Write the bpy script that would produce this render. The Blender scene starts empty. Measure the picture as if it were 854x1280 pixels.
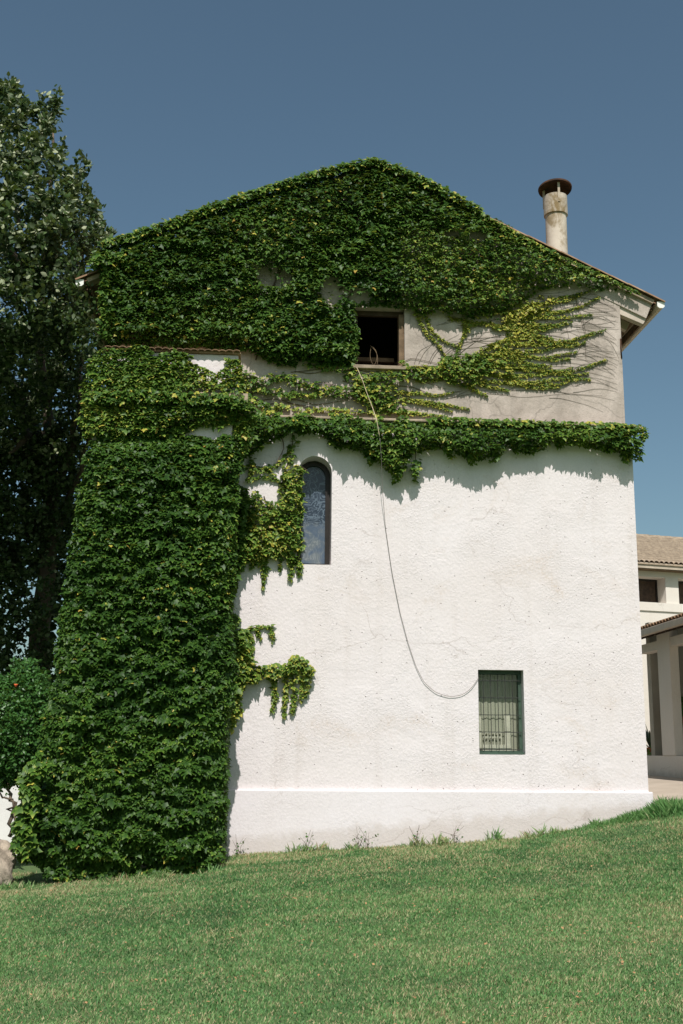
import bpy, bmesh, math, random
import numpy as np
from mathutils import Vector, Matrix
from mathutils.geometry import tessellate_polygon
sin, cos, pi, rad = math.sin, math.cos, math.pi, math.radians
random.seed(7)
rng = np.random.default_rng(11)
C = bpy.context.scene.collection
S = bpy.context.scene

# ------------------------------------------------------------------ camera, sky, sun, exposure
F, PITCH, YAW, ROLL = 1422.0, rad(12.03), rad(4.5), rad(0.4)
CAM = np.array([0.0, -15.0, 1.6])
RM = Matrix.Rotation(-YAW, 3, 'Z') @ Matrix.Rotation(pi / 2 + PITCH, 3, 'X') @ Matrix.Rotation(ROLL, 3, 'Z')
R = np.array(RM)
cam = bpy.data.cameras.new('camera')
cam.sensor_fit = 'VERTICAL'; cam.sensor_height = 36; cam.sensor_width = 24
cam.lens = F / 1280 * 36
cam.clip_end = 6000; cam.clip_start = 0.1
co = bpy.data.objects.new('camera', cam); C.objects.link(co)
co.matrix_world = Matrix.Translation(CAM) @ RM.to_4x4()
S.camera = co

SUN_EL, SUN_AZ = rad(53), rad(181.5)       # azimuth clockwise from +Y
w = bpy.data.worlds.new('World'); S.world = w; w.use_nodes = True
nt = w.node_tree
sky = nt.nodes.new('ShaderNodeTexSky'); sky.sky_type = 'NISHITA'; sky.sun_disc = False
sky.sun_elevation = SUN_EL; sky.sun_rotation = SUN_AZ
sky.altitude = 300; sky.air_density = 1.0; sky.dust_density = 2.2; sky.ozone_density = 0.25
bg = nt.nodes['Background']; bg.inputs['Strength'].default_value = 0.092
wb = nt.nodes.new('ShaderNodeMix'); wb.data_type = 'RGBA'; wb.blend_type = 'MULTIPLY'; wb.inputs[0].default_value = 1; wb.inputs[7].default_value = (.89, 1.03, .95, 1)
nt.links.new(sky.outputs[0], wb.inputs[6]); nt.links.new(wb.outputs[2], bg.inputs[0])
sl = bpy.data.lights.new('sun', 'SUN'); sl.energy = 4.7; sl.angle = rad(0.53); sl.color = (1.0, 0.96, 0.915)
so = bpy.data.objects.new('sun', sl); C.objects.link(so)
sd = Vector((sin(SUN_AZ) * cos(SUN_EL), cos(SUN_AZ) * cos(SUN_EL), sin(SUN_EL)))
so.rotation_euler = (-sd).to_track_quat('-Z', 'Y').to_euler(); so.location = (0, -20, 30)
S.view_settings.view_transform = 'Standard'; S.view_settings.look = 'None'
S.view_settings.exposure = 0.0; S.view_settings.gamma = 1.0
S.render.engine = 'CYCLES'

# ------------------------------------------------------------------ photo pixel -> point on a real plane
def Pn(p, y):
    p = np.atleast_2d(np.asarray(p, float)); y = np.broadcast_to(np.asarray(y, float), (len(p),))
    d = np.stack([(p[:, 0] - 427) / F, -(p[:, 1] - 640) / F, -np.ones(len(p))], 1) @ R.T
    return CAM + d * ((y - CAM[1]) / d[:, 1])[:, None]
def P(px, py, y=0.0): return Vector(Pn((px, py), y)[0])
def PX(px, py, x):                          # onto a plane of constant x
    d = R @ np.array([(px - 427) / F, -(py - 640) / F, -1.0]); return Vector(CAM + d * (x / d[0]))
def PL(px, py, o, n):                       # onto any plane
    d = R @ np.array([(px - 427) / F, -(py - 640) / F, -1.0]); d = Vector(d); c = Vector(CAM)
    return c + d * ((o - c).dot(n) / d.dot(n))

# ------------------------------------------------------------------ numpy helpers
_tab = rng.random((256, 256))
def vn(x, y, k=0):
    x = np.asarray(x, float) + 17.3 * k; y = np.asarray(y, float) + 9.7 * k
    ix = np.floor(x).astype(int); iy = np.floor(y).astype(int); fx = x - ix; fy = y - iy
    fx = fx * fx * (3 - 2 * fx); fy = fy * fy * (3 - 2 * fy)
    a = _tab[ix & 255, iy & 255]; b = _tab[(ix + 1) & 255, iy & 255]
    c = _tab[ix & 255, (iy + 1) & 255]; d = _tab[(ix + 1) & 255, (iy + 1) & 255]
    return (a * (1 - fx) + b * fx) * (1 - fy) + (c * (1 - fx) + d * fx) * fy
def inpoly(p, poly):
    x, y = p[:, 0], p[:, 1]; r = np.zeros(len(p), bool); n = len(poly)
    for i in range(n):
        x1, y1 = poly[i]; x2, y2 = poly[(i + 1) % n]
        if y1 == y2: continue
        m = ((y1 > y) != (y2 > y)) & (x < (x2 - x1) * (y - y1) / (y2 - y1) + x1)
        r ^= m
    return r
def edist(p, poly):
    d = np.full(len(p), 1e9); n = len(poly)
    for i in range(n):
        a = np.array(poly[i], float); b = np.array(poly[(i + 1) % n], float); ab = b - a
        t = np.clip(((p - a) @ ab) / max(ab @ ab, 1e-9), 0, 1)
        d = np.minimum(d, np.hypot(*(p - a - t[:, None] * ab).T))
    return d
def scatter(poly, dens, jag=4.0, freq=14.0, k=0):
    q = np.array(poly, float); lo = q.min(0) - 8; hi = q.max(0) + 8
    n = int((hi - lo).prod() * dens)
    p = lo + rng.random((n, 2)) * (hi - lo)
    j = np.stack([vn(p[:, 0] / freq, p[:, 1] / freq, k + 1), vn(p[:, 0] / freq, p[:, 1] / freq, k + 2)], 1) - .5
    return p[inpoly(p + j * 2 * jag, poly)]
def nrm(v): return v / np.maximum(np.linalg.norm(v, axis=1, keepdims=True), 1e-9)

# ------------------------------------------------------------------ object helpers
def base(o, label=None, cat=None, group=None, kind=None):
    if label: o['label'] = label
    if cat: o['category'] = cat
    if group: o['group'] = group
    if kind: o['kind'] = kind
    return o
def thing(name, label, cat, loc, group=None):
    o = bpy.data.objects.new(name, None); C.objects.link(o); o.location = loc; o.empty_display_size = .2
    return base(o, label, cat, group)
def world_loc(o):
    v = Vector((0, 0, 0))
    while o: v += o.location; o = o.parent
    return v
def link(name, me, mat, parent=None):
    if mat is not None and not me.materials: me.materials.append(mat)
    o = bpy.data.objects.new(name, me); C.objects.link(o)
    if parent is not None:
        o.parent = parent; o.location = -world_loc(parent)     # mesh data stay in world coordinates
    return o
class MB:
    def __init__(s): s.v = []; s.f = []
    def add(s, vs, fs):
        n = len(s.v); s.v += [tuple(v) for v in vs]; s.f += [tuple(i + n for i in f) for f in fs]; return s
    def box(s, x0, x1, y0, y1, z0, z1):
        return s.add([(x0, y0, z0), (x1, y0, z0), (x1, y1, z0), (x0, y1, z0), (x0, y0, z1), (x1, y0, z1), (x1, y1, z1), (x0, y1, z1)],
                     [(3, 2, 1, 0), (4, 5, 6, 7), (0, 1, 5, 4), (1, 2, 6, 5), (2, 3, 7, 6), (3, 0, 4, 7)])
    def obox(s, o, a, b, c):
        o, a, b, c = map(Vector, (o, a, b, c))
        return s.add([o, o + a, o + a + b, o + b, o + c, o + a + c, o + a + b + c, o + b + c],
                     [(3, 2, 1, 0), (4, 5, 6, 7), (0, 1, 5, 4), (1, 2, 6, 5), (2, 3, 7, 6), (3, 0, 4, 7)])
    def prism(s, poly, ext):                # polygon of 3-D points pushed along ext
        n = len(poly); e = Vector(ext); a = [Vector(p) for p in poly]
        return s.add(a + [p + e for p in a], [tuple(range(n))[::-1], tuple(range(n, 2 * n))] + [(i, (i + 1) % n, n + (i + 1) % n, n + i) for i in range(n)])
    def tube(s, pts, r, n=6):
        pts = [Vector(p) for p in pts]; k = len(pts); r = [r] * k if np.isscalar(r) else list(r); vs = []; fs = []
        up = Vector((.31, .2, .93))
        for i, p in enumerate(pts):
            t = (pts[min(i + 1, k - 1)] - pts[max(i - 1, 0)])
            if t.length < 1e-9: t = Vector((0, 0, 1))
            t.normalize()
            a = t.cross(up)
            if a.length < .05: a = t.cross(Vector((1, 0, 0)))
            a.normalize(); b = t.cross(a)
            vs += [p + (a * cos(2 * pi * j / n) + b * sin(2 * pi * j / n)) * r[i] for j in range(n)]
        for i in range(k - 1):
            for j in range(n): fs.append((i * n + j, i * n + (j + 1) % n, (i + 1) * n + (j + 1) % n, (i + 1) * n + j))
        fs.append(tuple(range(n))[::-1]); fs.append(tuple((k - 1) * n + j for j in range(n)))
        return s.add(vs, fs)
    def lathe(s, c, prof, n=32):
        vs = []; fs = []; k = len(prof)
        for r, z in prof: vs += [(c[0] + r * cos(2 * pi * j / n), c[1] + r * sin(2 * pi * j / n), c[2] + z) for j in range(n)]
        for i in range(k - 1):
            for j in range(n): fs.append((i * n + j, i * n + (j + 1) % n, (i + 1) * n + (j + 1) % n, (i + 1) * n + j))
        return s.add(vs, fs)
    def build(s, name, mat, parent=None, smooth=False, bevel=0, seg=2):
        me = bpy.data.meshes.new(name); me.from_pydata(s.v, [], s.f)
        bm = bmesh.new(); bm.from_mesh(me); bmesh.ops.recalc_face_normals(bm, faces=bm.faces); bm.to_mesh(me); bm.free()
        if smooth: me.shade_smooth()
        o = link(name, me, mat, parent)
        if bevel:
            m = o.modifiers.new('bevel', 'BEVEL'); m.width = bevel; m.segments = seg; m.limit_method = 'ANGLE'; m.angle_limit = rad(40)
        return o
def holed(name, outer, holes, y0, y1, mat, parent=None):
    """an upright slab between y0 (front) and y1 with openings; outlines are (x, z) lists"""
    loops = [outer] + holes
    tri = tessellate_polygon([[Vector((x, z, 0)) for x, z in l] for l in loops])
    flat = [p for l in loops for p in l]; n = len(flat)
    vs = [(x, y0, z) for x, z in flat] + [(x, y1, z) for x, z in flat]
    fs = [tuple(t) for t in tri] + [tuple(i + n for i in t)[::-1] for t in tri]
    k = 0
    for l in loops:
        m = len(l)
        for i in range(m):
            a, b = k + i, k + (i + 1) % m; fs.append((a, b, b + n, a + n))
        k += m
    return MB().add(vs, fs).build(name, mat, parent)

# ------------------------------------------------------------------ materials
class NT:
    def __init__(s, name, rough=.7, spec=.3):
        s.m = bpy.data.materials.new(name); s.m.use_nodes = True; s.t = s.m.node_tree
        s.b = s.t.nodes['Principled BSDF']; s.b.inputs['Roughness'].default_value = rough
        s.b.inputs['Specular IOR Level'].default_value = spec
        s.tc = s.t.nodes.new('ShaderNodeTexCoord').outputs['Object']
    def n(s, typ, **kw):
        o = s.t.nodes.new(typ)
        for k, v in kw.items():
            if k in o.inputs: s.set(o.inputs[k], v)
            else: setattr(o, k, v)
        return o
    def set(s, i, v):
        if isinstance(v, bpy.types.NodeSocket): s.t.links.new(v, i)
        else: i.default_value = v
    def map(s, sc=(1, 1, 1)):
        return s.n('ShaderNodeMapping', Vector=s.tc, Scale=sc).outputs[0]
    def noise(s, sc, det=4, rough=.55, vec=None, dist=0):
        return s.n('ShaderNodeTexNoise', Vector=vec if vec is not None else s.tc, Scale=sc, Detail=det, Roughness=rough, Distortion=dist).outputs[0]
    def ramp(s, f, stops):
        r = s.n('ShaderNodeValToRGB', Fac=f); e = r.color_ramp.elements
        while len(e) < len(stops): e.new(.5)
        for el, (p, c) in zip(e, stops):
            el.position = p; el.color = (c if hasattr(c, '__len__') else (c, c, c)) + ((1,) if hasattr(c, '__len__') and len(c) == 3 else ()) if hasattr(c, '__len__') else (c, c, c, 1)
        return r.outputs[0]
    def mix(s, f, a, b, mode='MIX'):
        m = s.n('ShaderNodeMix', data_type='RGBA', blend_type=mode)
        s.set(m.inputs[0], f)
        for i, v in ((6, a), (7, b)): s.set(m.inputs[i], v if isinstance(v, bpy.types.NodeSocket) else tuple(v) + (1,))
        return m.outputs[2]
    def math(s, op, a, b=0):
        m = s.n('ShaderNodeMath', operation=op); s.set(m.inputs[0], a); s.set(m.inputs[1], b); return m.outputs[0]
    def bump(s, h, strength=.5, dist=.01, prev=None):
        b = s.n('ShaderNodeBump', Height=h, Strength=strength, Distance=dist)
        if prev is not None: s.set(b.inputs['Normal'], prev)
        return b.outputs[0]
    def col(s, c): s.set(s.b.inputs['Base Color'], c if isinstance(c, bpy.types.NodeSocket) else tuple(c) + (1,)); return s
    def nor(s, n): s.set(s.b.inputs['Normal'], n); return s

def plain(name, c, rough=.6, var=.25, sc=6, spec=.3, metal=0, bump=0):
    m = NT(name, rough, spec); f = m.noise(sc, 5)
    lo = tuple(x * (1 - var) for x in c); hi = tuple(min(1, x * (1 + var)) for x in c)
    m.col(m.ramp(f, [(.3, lo), (.7, hi)])); m.b.inputs['Metallic'].default_value = metal
    if bump: m.nor(m.bump(m.noise(sc * 6, 5), bump, .01))
    return m.m

def stucco(name, c, coarse, stain=1.0, pits=True):
    m = NT(name, .85, .2)
    big = m.noise(.7, 3); mid = m.noise(3.5, 5); fine = m.noise(30, 4, .6)
    a = m.mix(m.ramp(big, [(.35, 0.), (.7, 1.)]), c, (c[0] * .96, c[1] * .945, c[2] * .925))
    st = m.ramp(m.noise(1.1, 6, .65, m.map((1, 1, 1.3)), .8), [(.56, 0.), (.74, 1.)])
    st2 = m.math('MULTIPLY', st, m.ramp(fine, [(.40, .05 * stain), (.66, .65 * stain)]))
    a = m.mix(st2, a, (c[0] * .72, c[1] * .60, c[2] * .45))
    dr = m.ramp(m.noise(1.0, 4, .6, m.map((5, 5, .35))), [(.54, 0.), (.78, .30 * stain)])
    a = m.mix(dr, a, (c[0] * .72, c[1] * .68, c[2] * .62))
    v = m.n('ShaderNodeTexVoronoi', Vector=m.n('ShaderNodeMix', data_type='VECTOR', Factor=.05, A=m.tc, B=m.n('ShaderNodeTexNoise', Vector=m.tc, Scale=9).outputs['Color']).outputs[1] if False else m.tc, Scale=26, Randomness=1.)
    h = m.math('ADD', m.math('MULTIPLY', m.noise(34, 6, .7), m.ramp(m.noise(1.3, 4, .6, None, .5), [(.38, .25), (.62, 1.25)])), m.math('MULTIPLY', v.outputs['Distance'], .22))
    n1 = m.bump(m.noise(2.2, 4), .35, .018 * coarse)
    n2 = m.bump(h, .62, .016 * coarse, n1)
    gr = m.ramp(m.noise(48, 5, .7), [(.32, .16), (.5, 0.)]); a = m.mix(gr, a, (c[0] * .5, c[1] * .47, c[2] * .44))
    if pits:
        pv = m.n('ShaderNodeTexVoronoi', Vector=m.tc, Scale=15, Randomness=1.)
        r = m.math('MULTIPLY', m.ramp(pv.outputs['Distance'], [(.05, 1.), (.13, 0.)]), m.ramp(m.n('ShaderNodeSeparateColor', Color=pv.outputs['Color']).outputs[0], [(.66, 0.), (.70, 1.)]))
        a = m.mix(m.math('MULTIPLY', r, .55), a, (c[0] * .45, c[1] * .4, c[2] * .36))  # shadow inside the pits also painted into the colour
        n2 = m.bump(m.math('SUBTRACT', 1, r), .8, .02, n2)
    xyz = m.n('ShaderNodeSeparateXYZ', Vector=m.tc).outputs
    hz = m.math('SUBTRACT', xyz[2], m.math('MULTIPLY_ADD', xyz[0], .085)); hz.node.inputs[2].default_value = .43        # height over the sloping lawn
    sp = m.ramp(m.math('ADD', hz, m.math('MULTIPLY_ADD', m.noise(6, 7, .75), -.40)), [(.02, .38), (.15, 0.)])
    sp.node.inputs[0].links[0].from_node.inputs[1].links[0].from_node.inputs[2].default_value = .22
    a = m.mix(sp, a, (c[0] * .55, c[1] * .48, c[2] * .38))
    nz = m.n('ShaderNodeTexNoise', Vector=m.tc, Scale=3.5, Detail=5.); sc = m.n('ShaderNodeVectorMath', operation='SCALE', Scale=.40); m.set(sc.inputs[0], nz.outputs['Color'])
    ad = m.n('ShaderNodeVectorMath', operation='ADD'); m.set(ad.inputs[0], m.map((.55, .55, 1.2))); m.set(ad.inputs[1], sc.outputs[0])
    cv = m.n('ShaderNodeTexVoronoi', Vector=ad.outputs[0], feature='DISTANCE_TO_EDGE', Scale=.8)
    ck = m.math('MULTIPLY', m.ramp(cv.outputs['Distance'], [(.0, 1.), (.008, 0.)]), m.ramp(m.noise(.8, 2), [(.5, 0.), (.62, 1.)]))
    a = m.mix(m.math('MULTIPLY', ck, .38), a, (c[0] * .4, c[1] * .34, c[2] * .28))
    m.col(a).nor(n2); return m.m

M = {}
M['stucco'] = stucco('white_stucco', (.745, .684, .692), 1.0)
M['plinth'] = stucco('plinth_plaster', (.745, .692, .712), .55, .4, False)
M['hwall'] = stucco('house_plaster', (.75, .695, .625), .25, .4, False)

def grey_render():
    m = NT('grey_render', .9, .15)
    a = m.ramp(m.noise(1.6, 8, .7, None, .6), [(.28, (.27, .225, .19)), (.5, (.44, .373, .325)), (.75, (.62, .53, .475))])
    dr = m.ramp(m.noise(1.3, 5, .65, m.map((4, 4, .5))), [(.5, 0.), (.75, .55)])
    a = m.mix(dr, a, (.27, .24, .21))
    sp = m.ramp(m.noise(38, 3, .6), [(.52, 0.), (.7, .35)])
    a = m.mix(sp, a, (.24, .21, .18))
    # joints of the render: faint vertical cracks
    cr = m.n('ShaderNodeTexVoronoi', Vector=m.n('ShaderNodeVectorMath', operation='ADD').outputs[0], feature='DISTANCE_TO_EDGE', Scale=.9)
    va = cr.inputs['Vector'].links[0].from_node; m.set(va.inputs[0], m.tc)
    nz = m.n('ShaderNodeTexNoise', Vector=m.tc, Scale=3., Detail=4.); sc = m.n('ShaderNodeVectorMath', operation='SCALE', Scale=.35); m.set(sc.inputs[0], nz.outputs['Color']); m.set(va.inputs[1], sc.outputs[0])
    ck = m.ramp(cr.outputs['Distance'], [(.0, 1.), (.012, 0.)])
    a = m.mix(m.math('MULTIPLY', ck, .45), a, (.16, .14, .12))
    n = m.bump(m.noise(30, 5, .65), .5, .012, m.bump(m.noise(3, 4), .5, .03))
    m.col(a).nor(n); return m.m
M['grey'] = grey_render()
M['ledge'] = plain('weathered_ledge', (.34, .27, .2), .9, .3, 7, .2, 0, .5)
M['eave'] = plain('eave_plaster', (.52, .44, .37), .85, .15, 5, .2, 0, .4)
M['beam'] = plain('brown_timber', (.17, .115, .07), .8, .35, 9, .2, 0, .5)
M['dark_wood'] = plain('dark_timber', (.06, .038, .025), .7, .4, 9, .3, 0, .5)
M['gutter'] = plain('gutter_metal', (.50, .42, .33), .5, .12, 5, .4)
M['gutter_white'] = plain('white_cap', (.8, .78, .74), .5, .06, 5, .4)
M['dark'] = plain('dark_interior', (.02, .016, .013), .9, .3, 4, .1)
M['win_brown'] = plain('dark_brown_frame', (.016, .012, .010), .45, .3, 12, .4)
M['win_green'] = plain('green_frame', (.05, .085, .06), .5, .25, 9, .4)
M['bars'] = plain('dark_iron', (.035, .035, .032), .6, .3, 20, .4)
M['pipe'] = None
def pipe_mat(name, stain, k=1):
    m = NT(name, .75, .25)
    a = m.ramp(m.noise(5, 5), [(.3, (.50 * k, .42 * k, .335 * k)), (.7, (.66 * k, .57 * k, .475 * k))])
    st = m.ramp(m.noise(3.2, 6, .7, m.map((1, 1, .5)), .5), [(.5, 0.), (.62, stain)])
    a = m.mix(st, a, (.20, .13, .045)); m.col(a).nor(m.bump(m.noise(25, 4), .3, .008)); return m.m
M['pipe'] = pipe_mat('cement_pipe', .75)
M['collar'] = pipe_mat('stained_collar', .9, .85)
def rust():
    m = NT('rusty_cap', .8, .2)
    m.col(m.ramp(m.noise(7, 6, .65), [(.35, (.022, .016, .014)), (.55, (.07, .035, .02)), (.75, (.13, .055, .022))])).nor(m.bump(m.noise(30, 4), .4, .006)); return m.m
M['rust'] = rust()
def tile(name, cols):
    m = NT(name, .9, .15); oi = m.n('ShaderNodeObjectInfo')
    f = m.math('ADD', m.math('MULTIPLY', m.noise(6, 6, .65), .75), m.math('MULTIPLY', oi.outputs['Random'], .25))
    a = m.ramp(f, [(.25, cols[0]), (.5, cols[1]), (.75, cols[2])])
    m.col(a).nor(m.bump(m.noise(30, 5), .5, .01)); return m.m
M['tile'] = tile('terracotta_tile', [(.12, .085, .055), (.27, .165, .10), (.40, .28, .18)])
M['tile_far'] = tile('sun_bleached_tile', [(.20, .155, .115), (.36, .285, .21), (.50, .36, .24)])
M['rope'] = plain('cream_rope', (.62, .50, .34), .8, .15, 30)
M['twine'] = plain('brown_twine', (.20, .14, .085), .85, .2, 20)
M['cable'] = plain('grey_cable', (.24, .21, .19), .6, .15, 30)
M['stem'] = plain('vine_stem', (.12, .085, .06), .9, .3, 12)
M['stem_dry'] = plain('bare_vine_stem', (.13, .105, .085), .9, .3, 5)
M['bark'] = plain('tree_bark', (.13, .10, .075), .9, .45, 4, .15, 0, .8)
M['pot'] = plain('terracotta_pot', (.33, .13, .06), .8, .2, 8)
M['stone'] = plain('pale_stone', (.42, .35, .28), .95, .45, 11, .1, 0, .9)
M['path'] = None
def path_mat():
    m = NT('pale_concrete', .9, .2)
    a = m.ramp(m.noise(1.2, 6, .6), [(.3, (.40, .335, .265)), (.7, (.52, .44, .36))])
    a = m.mix(m.ramp(m.noise(60, 3), [(.5, 0.), (.7, .3)]), a, (.28, .24, .2)); m.col(a).nor(m.bump(m.noise(60, 4), .4, .006)); return m.m
M['path'] = path_mat()
M['porch'] = plain('porch_plaster', (.40, .37, .31), .9, .08, 3, .2, 0, .2)  # darker than the outer plaster: porch shade put into the wall colour
M['gwall'] = plain('white_garden_wall', (.78, .76, .74), .85, .06, 2, .2, 0, .3)

def arch_glass():
    m = NT('etched_blue_glass', .16, .5)
    wv = m.n('ShaderNodeTexNoise', Vector=m.tc, Scale=3.2, Detail=3., Distortion=2.4).outputs[0]
    rings = m.math('SINE', m.math('MULTIPLY', wv, 46))
    ln = m.ramp(rings, [(.1, 0.), (.75, 1.)])
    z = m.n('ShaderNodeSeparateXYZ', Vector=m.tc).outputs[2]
    up = m.ramp(m.math('SUBTRACT', z, 4.0), [(.66, 0.), (.74, 1.)])  # upper pane darker: shade across the top painted into the glass
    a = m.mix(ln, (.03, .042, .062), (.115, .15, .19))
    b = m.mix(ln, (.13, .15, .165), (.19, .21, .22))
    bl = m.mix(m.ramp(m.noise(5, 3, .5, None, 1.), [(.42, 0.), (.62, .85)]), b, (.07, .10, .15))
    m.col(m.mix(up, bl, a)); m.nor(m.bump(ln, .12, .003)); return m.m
M['arch_glass'] = arch_glass()
def clear_glass(name='window_glass'):
    m = bpy.data.materials.new(name); m.use_nodes = True; t = m.node_tree; t.nodes.clear()
    o = t.nodes.new('ShaderNodeOutputMaterial'); mx = t.nodes.new('ShaderNodeMixShader'); tr = t.nodes.new('ShaderNodeBsdfTransparent')
    g = t.nodes.new('ShaderNodeBsdfGlossy'); g.inputs['Roughness'].default_value = .02; fr = t.nodes.new('ShaderNodeFresnel'); fr.inputs['IOR'].default_value = 1.6
    tr.inputs[0].default_value = (.95, .97, .95, 1)
    ge = t.nodes.new('ShaderNodeNewGeometry'); mu = t.nodes.new('ShaderNodeMath'); mu.operation = 'MULTIPLY_ADD'; mu.inputs[1].default_value = -1; mu.inputs[2].default_value = 1
    m2 = t.nodes.new('ShaderNodeMath'); m2.operation = 'MULTIPLY'          # only the front of the pane mirrors
    t.links.new(ge.outputs['Backfacing'], mu.inputs[0]); t.links.new(fr.outputs[0], m2.inputs[0]); t.links.new(mu.outputs[0], m2.inputs[1])
    for a, b in ((m2.outputs[0], mx.inputs[0]), (tr.outputs[0], mx.inputs[1]), (g.outputs[0], mx.inputs[2]), (mx.outputs[0], o.inputs[0])): t.links.new(a, b)
    return m
M['glass'] = clear_glass()
M['curtain'] = plain('olive_curtain', (.34, .325, .265), .9, .08, 3)
M['reflection'] = plain('pale_reflection', (.52, .48, .41), .9, .12, 14)

def leaf_mat(name, stops, under=None, rough=.47, spec=.24, trans=.18):
    m = NT(name, rough, spec)
    at = m.n('ShaderNodeAttribute', attribute_name='tint').outputs['Fac']
    a = m.ramp(at, stops)
    if under:
        g = m.n('ShaderNodeNewGeometry').outputs['Backfacing']; a = m.mix(g, a, under)
    m.col(a)
    out = m.t.nodes['Material Output']; tl = m.n('ShaderNodeBsdfTranslucent'); m.set(tl.inputs[0], m.mix(.6, a, (.30, .42, .05)))
    mx = m.n('ShaderNodeMixShader'); m.set(mx.inputs[0], trans); m.t.links.new(m.b.outputs[0], mx.inputs[1]); m.t.links.new(tl.outputs[0], mx.inputs[2])
    m.t.links.new(mx.outputs[0], out.inputs[0]); return m.m
IVY = [(0., (.009, .028, .006)), (.35, (.034, .086, .012)), (.6, (.088, .168, .022)), (.78, (.23, .29, .05)), (.9, (.45, .40, .065)), (1., (.34, .15, .05))]
M['ivy'] = leaf_mat('ivy_leaf', IVY)
M['poplar'] = leaf_mat('tree_leaf', [(0., (.012, .026, .008)), (.5, (.030, .058, .015)), (.8, (.075, .125, .035)), (.93, (.30, .34, .19)), (1., (.36, .38, .25))], (.11, .14, .075), .5, .22, .14)
M['dark_tree'] = leaf_mat('shade_tree_leaf', [(0., (.012, .024, .009)), (1., (.034, .06, .02))], None, .7, .1, .06)
M['shrub'] = leaf_mat('shrub_leaf', [(0., (.025, .075, .018)), (.6, (.05, .14, .03)), (1., (.10, .22, .05))], None, .4, .4, .25)
M['flower'] = plain('orange_flower', (.75, .13, .04), .6, .2, 20)
M['agave'] = plain('agave_leaf', (.05, .085, .045), .6, .3, 6)
M['potleaf'] = leaf_mat('pot_leaf', [(0., (.03, .08, .02)), (1., (.09, .18, .04))])

def grass_mat():
    m = NT('grass_blade', .55, .3)
    at = m.n('ShaderNodeAttribute', attribute_name='tint').outputs['Fac']
    a = m.ramp(at, [(0., (.052, .135, .043)), (.3, (.112, .258, .078)), (.55, (.178, .345, .11)), (.75, (.29, .38, .16)), (.9, (.50, .44, .25)), (1., (.50, .37, .21))])
    m.col(a); out = m.t.nodes['Material Output']; tl = m.n('ShaderNodeBsdfTranslucent'); m.set(tl.inputs[0], a)
    mx = m.n('ShaderNodeMixShader'); m.set(mx.inputs[0], .3); m.t.links.new(m.b.outputs[0], mx.inputs[1]); m.t.links.new(tl.outputs[0], mx.inputs[2]); m.t.links.new(mx.outputs[0], out.inputs[0]); return m.m
M['grass'] = grass_mat()
def soil():
    m = NT('lawn_soil', .95, .1)
    a = m.ramp(m.noise(3, 6, .65), [(.3, (.075, .135, .05)), (.6, (.12, .17, .07)), (.75, (.24, .21, .12))]); m.col(a).nor(m.bump(m.noise(40, 4), .6, .02)); return m.m
M['soil'] = soil()
M['dead'] = plain('dead_leaf', (.34, .19, .09), .8, .4, 3)

# ------------------------------------------------------------------ ground
XK = [-40, -6, -2.65, -0.6, -.1, 2.0, 3.6, 4.6, 5.3, 6.3, 9, 40]
ZK = [0.05, .06, .11, .25, .355, .46, .57, .74, .89, .98, 1.12, 1.2]
def gz(x, y):
    x = np.asarray(x, float); y = np.asarray(y, float)
    hw = np.interp(x, XK, ZK)
    t = np.clip((y + 15) / 15, 0, 1); t = t * (.75 + .25 * t)
    z = hw * t + np.clip(-(y + 15), 0, 60) * -.01
    z = z + np.clip(y / 9, 0, 1) * np.clip((x - 5.0) / 3, 0, 1) * .10
    return z + .02 * (vn(x * .8, y * .8, 3) - .5)
xs = np.concatenate([[-3000, -600, -120, -40, -20], np.arange(-9, 14.01, .3), [18, 30, 60, 150, 600, 3000]])
ys = np.concatenate([[-3000, -400, -80, -30], np.arange(-18, 14.01, .3), [20, 35, 70, 150, 600, 4000]])
gx, gy = np.meshgrid(xs, ys); zz = gz(gx, gy)
nx, ny = len(xs), len(ys)
me = bpy.data.meshes.new('lawn')
me.from_pydata(np.stack([gx.ravel(), gy.ravel(), zz.ravel()], 1).tolist(), [], [(j * nx + i, j * nx + i + 1, (j + 1) * nx + i + 1, (j + 1) * nx + i) for j in range(ny - 1) for i in range(nx - 1)])
me.shade_smooth(); base(link('lawn', me, M['soil']), kind='structure')

# concrete path between the tower and the porch
pp = []
for k in range(15):
    y = -1.2 + k * .95; a = 5.42 if y > -.05 else 5.42 + 0.35 * (-.05 - y) * 2.2; pp.append((a, y))
mb = MB(); n = 8
vs = []; fs = []
for i, (a, y) in enumerate(pp):
    for j in range(n):
        x = a + (14.5 - a) * j / (n - 1); vs.append((x, y, float(gz(x, y)) + .035))
for i in range(len(pp) - 1):
    for j in range(n - 1): fs.append((i * n + j, i * n + j + 1, (i + 1) * n + j + 1, (i + 1) * n + j))
mb.add(vs, fs); base(mb.build('pavement', M['path'], smooth=True), kind='structure')

# ------------------------------------------------------------------ the ivy-covered house
Y0, YU, YA = 0.0, 0.18, -0.85               # lower wall, upper wall, buttress fronts
XR, XL = 5.25, -1.95
house = thing('gable_house', 'tall white house with grey upper storey, ivy-covered gable and round metal chimney', 'house', (1.65, 0, .5))
def xz(px, py, y): p = P(px, py, y); return (p.x, p.z)
ZL = 6.12
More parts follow.
